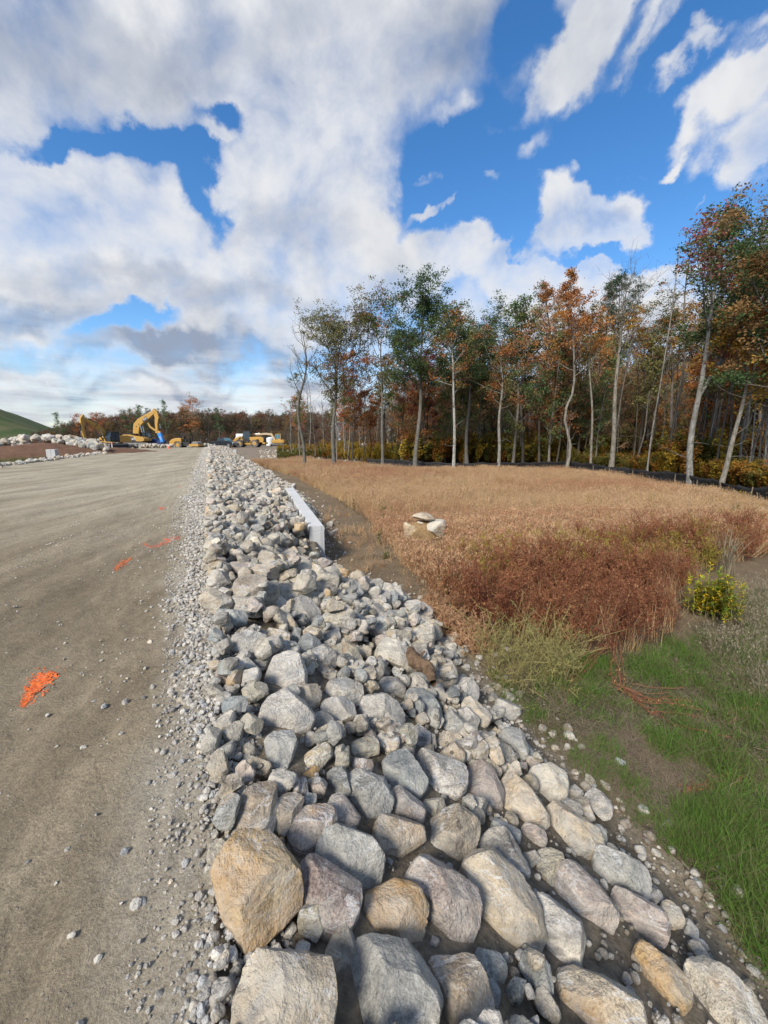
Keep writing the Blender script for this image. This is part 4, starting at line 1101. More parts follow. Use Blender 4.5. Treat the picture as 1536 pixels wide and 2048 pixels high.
CLEAR = [(_h[0], _h[1], .75), (_h[0] + .02, _h[1] - .8, .6), (_g[0], _g[1], .50)]
def plants():
    rng = np.random.default_rng(77)
    clumpy = lambda x, y: np.clip(.30 + 1.35 * (.55 * fbm2(x, y, .9, 3, 61) + .45 * fbm2(x, y, .28, 2, 62)), .35, 1.35)
    mound = lambda x, y: np.clip(.15 + 1.7 * fbm2(x, y, .8, 3, 63), .4, 1.3)
    def lay(name, zone, n, protos, smin, smax, tilt=.12, jitter=.5, thin=None, zoff=-.01, weights=None, sfun=None):
        x, y = sample(zone, n, rng, jitter, thin) if not isinstance(zone, tuple) else zone
        for cx, cy, rr in CLEAR:
            kk = (x - cx) ** 2 + (y - cy) ** 2 > rr * rr; x, y = x[kk], y[kk]
        z = height(x, y) + zoff; k = len(x)
        r = np.stack([rng.normal(0, tilt, k), rng.normal(0, tilt, k), rng.uniform(0, 6.283, k)], 1)
        idx = rng.choice(len(protos), k, p=weights) if weights is None or not callable(weights) else weights(x, y)
        scatter(name, np.stack([x, y, z], 1), protos, rng.uniform(smin, smax, k) * (1 if sfun is None else sfun(x, y)), r, idx, kind='stuff')
    dg = [grass_clump('dry_clump_%d' % i, M['dry' if i % 2 else 'dryred'], 300 + i, 26, .50, .008, .09, .32, .7) for i in range(6)]
    def dry_idx(x, y):
        q = fbm2(x, y, .22, 3, 81) + rng.normal(0, .13, len(x)); a = rng.integers(0, 3, len(x))
        return np.where(q > .5, a * 2, a * 2 + 1)
    lens = poly_world([(880, 1190), (1000, 1160), (1200, 1150), (1480, 1095), (1700, 1120), (1536, 1060), (1380, 1040), (1100, 1035), (850, 1040), (740, 1040), (800, 1110)])
    dist_thin = lambda x, y: np.clip(.35 + fbm2(x, y, .5, 3, 83), .3, 1.0) * np.where(fbm2(x, y, .16, 3, 85) > .42, 1, .75)
    lay('dry_grass', 'dry', 30000, dg, .60, 1.25, .16, 1.0, dist_thin, weights=dry_idx, sfun=clumpy)
    fine = [grass_clump('dry_fine_%d' % i, M['dry' if i % 2 else 'dryred'], 330 + i, 30, .42, .005, .08, .4, .9) for i in range(4)]
    lay('green_patches_in_field', 'dry', 1500, [grass_clump('field_olive_%d' % i, M['olivegr'], 360 + i, 24, .40, .008, .09, .4) for i in range(2)], .5, 1.2, .2, 1.0, lambda x, y: np.where(fbm2(x, y, .30, 3, 99) > .60, 1., .04))
    lay('tall_stems', 'dry', 2600, [grass_clump('tall_stem_%d' % i, M['paledead' if i else 'dry'], 350 + i, 9, .75, .007, .1, .2, .6) for i in range(3)], .6, 1.15, .1, .8)
    lay('near_dry_grass', lens, 8500, fine, .6, 1.35, .18, .8, sfun=clumpy)
    rw = [weed('red_weed_%d' % i, M['redweed'], 400 + i, .72, 5, 11, .045, .012, .22) for i in range(5)]
    lay('red_weeds', 'red', 820, rw, .6, 1.25, .2, 1.3, sfun=mound)
    lay('tan_among_red', 'red', 420, [grass_clump('tan_stem_%d' % i, M['dry'], 345 + i, 14, .6, .005, .07, .25) for i in range(3)], .7, 1.25, .2, .7)
    # thinner outliers of the red weeds out in the field
    out_red = poly_world([(800, 1120), (900, 1100), (1100, 1075), (1300, 1050), (1540, 1040), (1560, 1090), (1250, 1100), (1000, 1135), (930, 1240), (880, 1240), (840, 1190)])
    lay('weeds_in_field', 'dry', 650, [weed('field_weed_%d' % i, M[('yelweed', 'redweed', 'stalk')[i]], 445 + i, .6, 3, 8, .05, .014, .3) for i in range(3)], .5, 1.1, .2, .8, lambda x, y: np.where(fbm2(x, y, .35, 3, 101) > .52, 1., .15))
    lay('outlying_red_weeds', out_red, 520, [weed('red_out_%d' % i, M['redweed'], 430 + i, .6, 3, 9, .04, .011, .3) for i in range(3)], .5, 1.1, .2, .8)
    lowred = poly_world([(850, 1200), (920, 1230), (980, 1290), (960, 1320), (900, 1290), (850, 1240)])
    lay('low_dead_weeds', lowred, 130, [weed('dead_weed_%d' % i, M['dryred'], 440 + i, .32, 4, 9, .03, .01, .8) for i in range(3)], .6, 1.2, .4, .4)
    yz = poly_world([(880, 1150), (960, 1110), (1120, 1100), (1200, 1110), (1440, 1085), (1480, 1100), (1420, 1150), (1150, 1165), (950, 1190)])
    lay('yellow_weeds', yz, 340, [weed('yellow_weed_%d' % i, M['yelweed'], 460 + i, .70, 3, 9, .07, .016, .2) for i in range(4)], .7, 1.15, .12, .4)
    lay('yellow_green_stalks', 'stalk', 90, [weed('stalk_%d' % i, M['stalk'], 480 + i, .62, 4, 7, .035, .008, .65, .6) for i in range(4)], .6, 1.1, .3, .3)
    gg = [grass_clump('green_clump_%d' % i, M['green'], 500 + i, 26, .20, .0065, .05, .75) for i in range(4)] + [grass_clump('olive_clump', M['olivegr'], 520, 26, .20, .0045, .06, .9), grass_clump('short_olive_clump', M['olivegr'], 521, 30, .12, .004, .06, 1.0)]
    gthin = lambda x, y: np.where(fbm2(x, y, 1.3, 3, 91) > .46, 1.0, .12)
    lay('green_grass', 'green1', 2100, gg, .35, 1.15, .35, 1.3, gthin, weights=np.array([.15, .15, .14, .14, .24, .18]))
    lay('verge_grass', 'green2', 2300, [o.copy() for o in gg], .40, 1.0, .3, .9, gthin, weights=np.array([.17, .17, .17, .17, .18, .14]))
    pd = [grass_clump('pale_clump_%d' % i, M['paledead'], 540 + i, 22, .40, .004, .06, .8, .5) for i in range(3)] + [grass_clump('grey_flat_%d' % i, M['straw'], 560 + i, 24, .30, .004, .08, 1, flat=True) for i in range(2)]
    lt0 = [grass_clump('lay_%d' % i, M['straw'], 590 + i, 22, .30, .0035, .08, 1, flat=True) for i in range(3)]
    lay('dead_grass', 'grey', 1300, pd, .5, 1.1, .3, .6)
    lay('grass_under_dead', 'grey', 900, [o.copy() for o in gg], .6, 1.5, .25, 1.0, weights=np.array([.1, .1, .1, .1, .35, .25]))
    lay('sparse_dead_grass', 'green1', 1100, [o.copy() for o in lt0], .4, 1.2, .4, .6)
    lt = [grass_clump('litter_%d' % i, M['straw'], 580 + i, 22, .26, .0035, .08, 1, flat=True) for i in range(4)]
    lay('straw_litter', 'litter', 420, lt, .4, 1.0, .12, .5)
    soil_zone = poly_world([(960, 1330), (1100, 1440), (1300, 1440), (1536, 1540), (1480, 1700), (1450, 1850), (1500, 2000), (1400, 1950), (1330, 1760), (1220, 1640), (1090, 1560)])
    lay('verge_litter', 'green2', 500, [o.copy() for o in lt0], .4, 1.1, .3, .5)
    lay('thin_soil_litter', soil_zone, 420, [o.copy() for o in lt] , .25, .7, .15, .5)
    lay('soil_tufts', soil_zone, 260, [o.copy() for o in gg], .35, .9, .25, .4, lambda x, y: np.where(fbm2(x, y, 2.1, 2, 95) > .55, 1., .0))
    dirt = poly_world([(650, 1000), (720, 1030), (790, 1100), (850, 1150), (900, 1230), (960, 1290), (900, 1290), (800, 1190), (700, 1140), (655, 1080)])
    lay('thin_dirt_litter', dirt, 330, [o.copy() for o in lt], .5, 1.3, .1, .4)
    lay('thin_dirt_grass', dirt, 170, [o.copy() for o in dg], .25, .7, .2, .6, lambda x, y: np.where(fbm2(x, y, .9, 2, 97) > .5, 1., .1))
    ez = 'edge'
    lay('edge_grass', ez, 1500, [grass_clump('edge_clump_%d' % i, M['olivegr' if i % 2 else 'dry'], 600 + i, 24, .36, .007, .08, .5) for i in range(4)], .5, 1.1, .2, .8)
    lay('edge_weeds', ez, 260, [weed('edge_weed_%d' % i, M[('under_yel', 'under_gr')[i % 2]], 620 + i, .5, 4, 8, .06, .022, .3) for i in range(4)], .4, 1.0, .2, .8)
    # left verge weeds
    lv = np.array([sd_xy(s, d) for s, d in ((18, -13.5), (18, -19), (52, -19), (52, -14))])
    x = rng.uniform(lv[:, 0].min(), lv[:, 0].max(), 1500); y = rng.uniform(lv[:, 1].min(), lv[:, 1].max(), 1500); k = inside(lv, x, y)
    lay('roadside_weeds', (x[k], y[k]), 0, [grass_clump('verge_clump_%d' % i, M['olivegr'], 640 + i, 30, .5, .012, .12, .4) for i in range(3)], .6, 1.2)
plants()

def single_plants():
    rng = np.random.default_rng(123)
    def base(px, py):
        p = on_z(px, py, FIELD); p[2] = height(p[0], p[1]); return p
    def stem_curve(V, F, C, pts, w, g=.5):
        for p, q in zip(pts, pts[1:]):
            for _ in range(2):
                d = q - p; s = np.cross(d, rng.normal(0, 1, 3)); s /= np.linalg.norm(s) + 1e-9; n = len(V)
                V.extend([p - s * w / 2, p + s * w / 2, q + s * w / 2, q - s * w / 2]); C.extend([(.2, g, 0)] * 4); F.append((n, n + 1, n + 2, n + 3))
    def make(name, label, cat, p, stems, leaves, ms, ml, group=None):
        t = thing(name, label, cat, tuple(p), group=group)
        if stems[0]: link('stem', mesh_np('stem', np.array(stems[0]), np.array(stems[1]), ms, np.array(stems[2])), t)
        if leaves[0]: link('leaves', mesh_np('leaves', np.array(leaves[0]), np.array(leaves[1]), ml, np.array(leaves[2])), t)
    def leafy(px, py, h, n, L, w, label, mat, name='leafy_plant', lean=.25, group=None, leafs=16, root=.02):
        p = base(px, py); S, Lf = ([], [], []), ([], [], [])
        for i in range(n):
            a = rng.uniform(0, 6.28); dd = np.array([math.cos(a), math.sin(a), 0]) * abs(rng.normal(0, lean)); hh = h * rng.uniform(.7, 1.05)
            ro = np.array([*rng.normal(0, root, 2), 0.]); pts = [ro + dd * hh * t * t + np.array([0, 0, hh * t]) for t in np.linspace(0, 1, 6)]
            stem_curve(*S, pts, .007)
            for k in range(leafs):
                t = rng.uniform(.15, 1.02); q = ro + dd * hh * t * t + np.array([0, 0, hh * t]); a2 = rng.uniform(0, 6.28)
                leaflet(*Lf, q, np.array([math.cos(a2), math.sin(a2), rng.uniform(-.2, .7)]), L * rng.uniform(.6, 1.1), w, rng.random(), 1.0 if rng.random() < .3 else 0.)
        make(name, label, 'plant', p, S, Lf, M['stalk'], mat, group)
    mgold = mat_plant('goldenrod_leaf', (0.160, 0.250, 0.030), (0.380, 0.380, 0.030), (0.75, 0.50, 0.02), .35)
    mgreen = mat_plant('broad_green_leaf', (0.055, 0.105, 0.028), (0.100, 0.150, 0.040), None, .35)
    mred = mat_plant('fallen_red_stem', (0.260, 0.075, 0.050), (0.300, 0.130, 0.075), (0.42, 0.26, 0.09), .2)
    leafy(1434, 1236, .80, 34, .11, .026, 'bushy goldenrod turning from green to yellow, right of the red weeds', mgold, 'goldenrod', .16, leafs=60, root=.13)
    leafy(1392, 1226, .62, 20, .11, .026, 'shorter green goldenrod touching the left side of the bushy one', mgold, 'goldenrod', .2, leafs=50, root=.10)
    leafy(767, 1055, .9, 4, .16, .035, 'tallest leafy green weed on bare dirt right of the headwall', mgreen, 'leafy_plant', .2)
    leafy(757, 1088, .5, 4, .13, .035, 'lower leafy green weed just in front of the tallest one', mgreen, 'leafy_plant', .3)
    leafy(771, 1118, .14, 9, .12, .045, 'round tuft of dark green leaves alone on bare brown dirt', mgreen, 'leafy_plant', .9, leafs=8)
    leafy(707, 1018, .45, 4, .12, .03, 'green weed at the field edge beyond the headwall', mgreen, 'leafy_plant', .3)
    leafy(893, 1190, .55, 5, .08, .03, 'dark red leafy weed where bare dirt meets the red thicket', M['redweed'], 'leafy_plant', .25, leafs=30)
    # tall pale arching grass
    p = base(1452, 1150); V, F, C = [], [], []; H, FH, CH = [], [], []
    for i in range(60):
        a = rng.uniform(0, 6.28); d = np.array([math.cos(a), math.sin(a)]); hh = rng.uniform(.7, 1.15); bd = rng.uniform(.15, .55)
        blade(V, F, C, np.array([*rng.normal(0, .06, 2), 0.]), d, hh, .012, bd, rng, 7, .5); tip = (V[-1] + V[-2]) / 2
        if i % 2 == 0:
            for k in range(10): leaflet(H, FH, CH, tip + np.array([d[0] * .01 * k, d[1] * .01 * k, -.010 * k]), np.array([d[0], d[1], -.3]), .05, .012, rng.random())
    t = thing('tall_grass_tuft', 'tall tuft of pale arching dead grass behind the goldenrod', 'grass tuft', tuple(p))
    link('blades', mesh_np('blades', np.array(V), np.array(F), M['paledead'], np.array(C)), t); link('seed_heads', mesh_np('seed_heads', np.array(H), np.array(FH), M['paledead'], np.array(CH)), t, kind='stuff')
    # fallen red stems over the green grass
    def fallen(pxs, label, hts, spread=.06, n=9, mat=mred):
        P = [base(*q) for q in pxs]; o = P[0]; S, Lf = ([], [], []), ([], [], [])
        for i in range(n):
            off = rng.normal(0, spread, 3) * np.array([1, 1, .25]); pts = []
            for j, q in enumerate(P): pts.append(q - o + off * (j / len(P) + .2) + rng.normal(0, .035, 3) * np.array([1, 1, .3]) + np.array([0, 0, hts[j]]))
            pts2 = []
            for a_, b_ in zip(pts, pts[1:]):
                for u in (0, .33, .66): pts2.append(a_ + (b_ - a_) * u + rng.normal(0, .012, 3))
            pts2.append(pts[-1]); stem_curve(*S, pts2, .006, rng.random())
            for q in pts2:
                for _ in range(3): leaflet(*Lf, q + rng.normal(0, .012, 3), rng.normal(0, 1, 3), .035, .010, rng.random(), 1.0 if rng.random() < .4 else 0)
        make('fallen_weed', label, 'plant', o, S, Lf, mat, mat, 'red weed stems lying on the grass')
    fallen([(1225, 1310), (1180, 1335), (1150, 1362), (1130, 1380)], 'red weed stem bending down to the left from the thicket', [.16, .14, .09, .04])
    fallen([(1225, 1320), (1235, 1370), (1245, 1395), (1300, 1420), (1380, 1428)], 'red weed stem fallen to the right across the green grass', [.16, .10, .07, .05, .04], .16, 7)
    fallen([(1240, 1390), (1290, 1425), (1340, 1432), (1395, 1432)], 'short red weed stem flat under the longer fallen one', [.08, .05, .04, .03], .16, 7)
    fallen([(1360, 1592), (1400, 1586), (1440, 1575), (1470, 1560)], 'bright red weed stem lying on the dark soil at the grass edge', [.02, .03, .03, .05], .03, 6)
    fallen([(1460, 1448), (1480, 1430), (1520, 1420), (1560, 1415)], 'thin orange weed stem at the right edge of the photo', [.03, .05, .05, .06], .03, 5)
    fallen([(845, 1232), (880, 1248), (920, 1278), (950, 1312)], 'brown dead vine hanging over the lowest stones', [.22, .25, .22, .15], .08, 16, M['dryred'])
    # rotten driftwood log lying on the stones
    m, nt, out = material('rotten_wood'); co = nt.node('ShaderNodeTexCoord').outputs['Object']
    mp = nt.node('ShaderNodeMapping', {'Vector': co, 'Scale': (14, 14, 3)}).outputs[0]; n = nt.noise(mp, 1.4, 8, .7, .8)
    principled(nt, out, nt.mix(nt.rng(n, .3, .7), (.07, .042, .026), (.25, .165, .10)), .9, nt.bump(n, 1.0, .03), spec=.1)
    a, b = np.array([820, 1302.]), np.array([870, 1365.])
    def onbank(px, py, lift):
        d = ray(px, py); t = .8
        for _ in range(2500):
            q = np.array([0, 0, EYE]) + d * t
            if q[2] < height(q[0], q[1]) + lift: break
            t += .01
        return q
    A, B = onbank(*a, .37), onbank(*b, .37); t = thing('driftwood', 'gnarled brown rotten wood lying on the stones near the foot of the bank', 'log', tuple(A))
    V, F = [], []; ns, nr = 22, 12; d = B - A; e1 = np.cross(d, [0, 0, 1]); e1 /= np.linalg.norm(e1); e2 = np.cross(e1, d / np.linalg.norm(d))
    for i in range(ns + 1):
        u = i / ns
        for j in range(nr):
            th = 2 * math.pi * j / nr; r = (.085 * (math.sin(math.pi * min(max(u, .06), .94)) ** .35) * (1 - .3 * u)) * (1 + .5 * (fbm(np.array([[u * 5, math.cos(th) * 1.3, math.sin(th) * 1.3]]), 3, 4)[0] - .5) * 2)
            V.append(d * u + e1 * r * math.cos(th) + e2 * r * math.sin(th) + e1 * .03 * math.sin(u * 7))
    for i in range(ns):
        for j in range(nr): F.append((i * nr + j, i * nr + (j + 1) % nr, (i + 1) * nr + (j + 1) % nr, (i + 1) * nr + j))
    link('trunk', mesh_np('trunk', np.array(V), np.array(F), m, None, True), t)
    mb = MB()
    mb.cyl(tuple(d * .6), tuple(d * .72 + e1 * .12 + e2 * .05), .03, .012, 7); mb.cyl(tuple(d * .3), tuple(d * .2 - e1 * .11 + e2 * .04), .028, .01, 7); mb.build('stub', m, t)
    # boulder heap out in the dry grass
    t = thing('rock_heap', 'heap of cream and rusty rocks standing in the dry grass', 'rock heap', tuple(base(848, 1078)))
    o0 = np.array(t.location)
    for (px, py, w, hh, pal) in ((868, 1056, 25, 23, 'pale'), (848, 1034, 24, 9, 'rust'), (820, 1060, 15, 18, 'ochre'), (841, 1047, 7, 5, 'pale'), (868, 1076, 18, 8, 'ochre'), (831, 1068, 5, 4, 'pale')):
        q = at_y(px, py, o0[1] + .12); sc = np.linalg.norm(q - np.array([0, 0, EYE])) / FPX
        V, F = proto_verts(int(rng.integers(NPROTO)), 3); V = V / np.abs(V).max(0) * np.array([w, (w + hh) / 2, hh]) * sc
        o = link('rock', mesh_np('rock', V, F, M['stone'], None, True), t, tuple(q - o0)); o.color = tuple(min(1, c * f) for c, f in zip(PAL0[pal], (1.25, 1.18, 1.05, .6)))
    V, F = ICO[3]; k = V[:, 2] > -.3; V = V * np.array([.56, .45, .52]) * (1 + .3 * (fbm(V * 3, 3, 3) - .5))[:, None]
    link('dirt', mesh_np('dirt', V, F, M['soil'], np.tile([.27, .18, .09], (len(V), 1)), True), t, (0, .25, .02))
single_plants()
# ------------------------------------------------------------------ trees
def bark_material():
    m, nt, out = material('bark'); a = nt.node('ShaderNodeAttribute', attribute_name='Col').outputs['Color']
    co = nt.node('ShaderNodeTexCoord').outputs['Object']; mp = nt.node('ShaderNodeMapping', {'Vector': co, 'Scale': (9, 9, 1.6)}).outputs[0]
    n = nt.noise(mp, 1.5, 6, .7, .6); b = nt.noise(co, 1.3, 5, .65); blot = nt.noise(nt.node('ShaderNodeMapping', {'Vector': co, 'Scale': (2.5, 2.5, 5)}).outputs[0], 1.2, 6, .7)
    c = nt.mix(1.0, a, nt.mix(nt.rng(n, .35, .65), (.50, .49, .48), (1.35, 1.34, 1.3)), 'MULTIPLY')
    c = nt.mix(nt.math('MULTIPLY', nt.rng(b, .48, .62), .55), c, (.075, .072, .045)); c = nt.mix(nt.math('MULTIPLY', nt.rng(blot, .56, .64), .6), c, (.07, .06, .05))
    principled(nt, out, c, .95, nt.bump(n, .9, .04), spec=.1); return m
M['bark'] = bark_material()
M['leaf'] = mat_attr('autumn_leaves', .75, .18, 1.5, 0, .15, .3)
def tube(V, F, C, pts, rad, k, col):
    n0 = len(V); pts = np.asarray(pts); m = len(pts)
    T = np.gradient(pts, axis=0); T /= np.linalg.norm(T, axis=1)[:, None] + 1e-9
    ref = np.array([.31, .95, .05]); A = np.cross(T, ref); A /= np.linalg.norm(A, axis=1)[:, None] + 1e-9; B = np.cross(T, A)
    th = np.arange(k) * 2 * math.pi / k
    R_ = pts[:, None, :] + (A[:, None, :] * np.cos(th)[None, :, None] + B[:, None, :] * np.sin(th)[None, :, None]) * np.asarray(rad)[:, None, None]
    V.append(R_.reshape(-1, 3)); i = np.arange(m - 1)[:, None] * k; j = np.arange(k)[None, :]; off = tube.n
    f = np.stack([i + j, i + (j + 1) % k, i + k + (j + 1) % k, i + k + j], -1).reshape(-1, 4) + off
    F.append(f); C.append(np.tile(col, (m * k, 1))); tube.n += m * k
def make_tree(seed, H, r0, cb=.5, cw=3.0, bark=(.23, .21, .185), leaves=None, nl=16, leaf_n=9, leaf=.145, top=(0, 0), wob=.25, fork=None, twig=True, asc=1.0, lowstub=4, shape='oval', kink=None):
    """returns (wood V,F,C), (leaf V,F,C). leaves: list of (weight, rgb)"""
    rng = np.random.default_rng(seed); V, F, C = [], [], []; tube.n = 0
    LP, LC = [], []
    leaves_on = leaves is not None and leaf_n > 0
    pal = np.array([c for _, c in leaves]) if leaves_on else None; pw = np.array([w for w, _ in leaves]) if leaves_on else None
    if leaves_on: pw = pw / pw.sum()
    bark = np.array(bark)
    n = 16; t = np.linspace(0, 1, n); ph = rng.uniform(0, 6.28, 4)
    wx = wob * (np.sin(t * 5 + ph[0]) + .5 * np.sin(t * 11 + ph[1]) - math.sin(ph[0]) - .5 * math.sin(ph[1])) * .5
    wy = wob * (np.sin(t * 4.5 + ph[2]) - math.sin(ph[2])) * .5
    if kink is not None: wx = wx + np.interp(t, [k[0] for k in kink], [k[1] for k in kink])
    trunk = np.stack([top[0] * t ** 1.2 + wx, top[1] * t ** 1.2 + wy, t * H * .97], 1)
    rt = r0 * .70 * (1 - t) ** .72 * .93 + .022; rt[0] *= 1.30; rt[1] *= 1.04
    mains = [(trunk, rt)]
    if fork is not None:
        ft, ang, az = fork; k = int(ft * (n - 1)); b = trunk[k]; L = (1 - ft) * H * 1.0
        u = np.linspace(0, 1, 9); d = np.array([math.cos(az), math.sin(az), 0])
        q = b + d * (u * L * math.tan(ang))[:, None] * 1.0 + np.array([0, 0, 1]) * (u * L)[:, None] + rng.normal(0, .06, (9, 3)) * u[:, None]
        mains.append((q, rt[k] * .85 * (1 - u) ** .75 + .02))
    limbs = []
    def curve(p, d, L, up, m=6, jit=.07):
        pts = [p]; d = d / np.linalg.norm(d)
        for i in range(m - 1):
            d = d + np.array([0, 0, up / m]) + rng.normal(0, jit * 1.7, 3); d /= np.linalg.norm(d); pts.append(pts[-1] + d * L / (m - 1))
        return np.array(pts)
    tips = []
    for mi, (P, rr) in enumerate(mains):
        tube(V, F, C, P, rr, 8 if r0 > .1 else 6, bark)
        cnt = nl if mi == 0 else int(nl * .7)
        for i in range(cnt):
            lo = cb if mi == 0 else .12
            u = lo + (1 - lo) * (i + rng.uniform(0, .9)) / cnt; u = min(u, .985)
            k = u * (len(P) - 1); a = int(k); p = P[a] + (P[min(a + 1, len(P) - 1)] - P[a]) * (k - a); r = np.interp(k, range(len(P)), rr)
            az = i * 2.4 + rng.uniform(-.6, .6); q = (u - lo) / (1 - lo)
            prof = {'oval': math.sqrt(max(.05, 1 - (2 * q - .9) ** 2 * .8)), 'vase': .5 + .6 * q, 'cone': 1.15 - q, 'top': .5 + .65 * math.sin(math.pi * min(q * 1.05, 1) * .8)}[shape] * (1 - .5 * float(sstep(.65, 1, q)))
            el = R(rng.uniform(14, 50)) * asc + .22 * q
            L = cw * 1.18 * prof * rng.uniform(.6, 1.25)
            d = np.array([math.cos(az) * math.cos(el), math.sin(az) * math.cos(el), math.sin(el)])
            B_ = curve(p, d, L, .8, 7); limbs.append(B_); r1 = min(r * .55, .018 + L * .013)
            tube(V, F, C, B_, r1 * (1 - np.linspace(0, 1, 7) * .8), 4, bark * .88)
            ns = int(3 + L * 1.3)
            for j in range(ns):
                w = rng.uniform(.25, 1.0) * 6; b = min(int(w), 5); sp = B_[b] + (B_[b + 1] - B_[b]) * (w - b) if b < 6 else B_[6]
                dd = B_[min(b + 1, 6)] - B_[max(b - 1, 0)]; dd = dd / (np.linalg.norm(dd) + 1e-9) + rng.normal(0, .65, 3) + np.array([0, 0, .25])
                S_ = curve(sp, dd, L * rng.uniform(.25, .45), .5, 4, .12); tube(V, F, C, S_, r1 * .34 * (1 - np.linspace(0, 1, 4) * .7), 3, bark * .8)
                tips += [S_[3], S_[2]]
                if twig:
                    for _ in range(2):
                        tp = S_[rng.integers(1, 4)]; TW = curve(tp, rng.normal(0, 1, 3) + np.array([0, 0, .7]), L * .16 + .15, .3, 3, .1)
                        tube(V, F, C, TW, [.008, .006, .004], 3, bark * .8); tips.append(TW[2])
            tips.append(B_[6])
    for _ in range(lowstub):
        u = rng.uniform(.12, max(cb, .25)); k = u * (n - 1); a = int(k); az = rng.uniform(0, 6.28)
        tube(V, F, C, curve(trunk[a], np.array([math.cos(az), math.sin(az), rng.uniform(-.1, .7)]), rng.uniform(.5, 2.2), .1, 5, .12), np.linspace(.025, .006, 5), 3, bark * .85)
    W = (np.concatenate(V), np.concatenate(F), np.concatenate(C))
    if not leaves_on:
        W[0][:, 2] *= H / W[0][:, 2].max(); return W, None
    tips = np.array(tips); sp_ = .11 + .028 * cw + (0 if twig else .10)
    keep = rng.random(len(tips)) < (.72 if twig else .8); K = np.repeat(tips[keep], int(leaf_n * (3.8 if twig else 1.9)), 0)
    K = K + rng.normal(0, sp_, K.shape) * np.array([1, 1, .65])
    m = len(K)
    a = rng.normal(0, 1, (m, 3)); a /= np.linalg.norm(a, axis=1)[:, None]; b = np.cross(a, rng.normal(0, 1, (m, 3))); b /= np.linalg.norm(b, axis=1)[:, None]
    s = (leaf * rng.uniform(.55, 1.25, m))[:, None]
    LV = np.stack([K - a * s * .6, K + b * s * .38, K + a * s * .6, K - b * s * .38], 1).reshape(-1, 3); LF = np.arange(m * 4).reshape(m, 4)
    # colour drifts through the crown so that boughs differ
    f = fbm(K * .55 + seed, 3, seed) ; order = np.argsort(np.argsort(f)) / m
    cum = np.cumsum(pw); ci = np.minimum(np.searchsorted(cum, np.clip(order + rng.normal(0, .10, m), 0, .999)), len(pal) - 1)
    col = pal[ci] * rng.uniform(.7, 1.3, m)[:, None]
    kz = H / max(LV[:, 2].max(), W[0][:, 2].max()); W[0][:, 2] *= kz; LV[:, 2] *= kz
    return W, (LV, LF, np.repeat(col * (1.6 if twig else 2.3), 4, 0))
OR, RD, GN, OL, YE, BR = (.225, .092, .030), (.140, .026, .026), (.042, .068, .024), (.105, .098, .034), (.265, .160, .028), (.150, .088, .048)
CRM = (.110, .018, .032)
def tree_obj(label, base, tr, name='tree', group=None, rotz=0.0):
    (W, Lf) = tr
    t = thing(name, label, 'tree', tuple(base), rotz, group)
    link('trunk', mesh_np('trunk', W[0], W[1], M['bark'], W[2], True), t)
    if Lf is not None: link('crown', mesh_np('crown', Lf[0], Lf[1], M['leaf'], Lf[2]), t)
    return t
def tree_at(px, py, ty, label, dist=None, **k):
    b = on_z(px, py, FIELD)
    if dist is not None: b = at_y(px, py, dist); 
    b[2] = height(b[0], b[1]) - .1
    topp = at_y(px, ty, b[1]); H = topp[2] - b[2]
    if 'topx' in k: tx = at_y(k.pop('topx'), ty, b[1])[0] - b[0]; k['top'] = (tx, 0)
    return tree_obj(label, b, make_tree(H=H, **k), k.pop('name', 'tree') if 'name' in k else 'tree')
PALE, GREYB, DARKB = (.235, .212, .178), (.150, .138, .120), (.085, .072, .06)
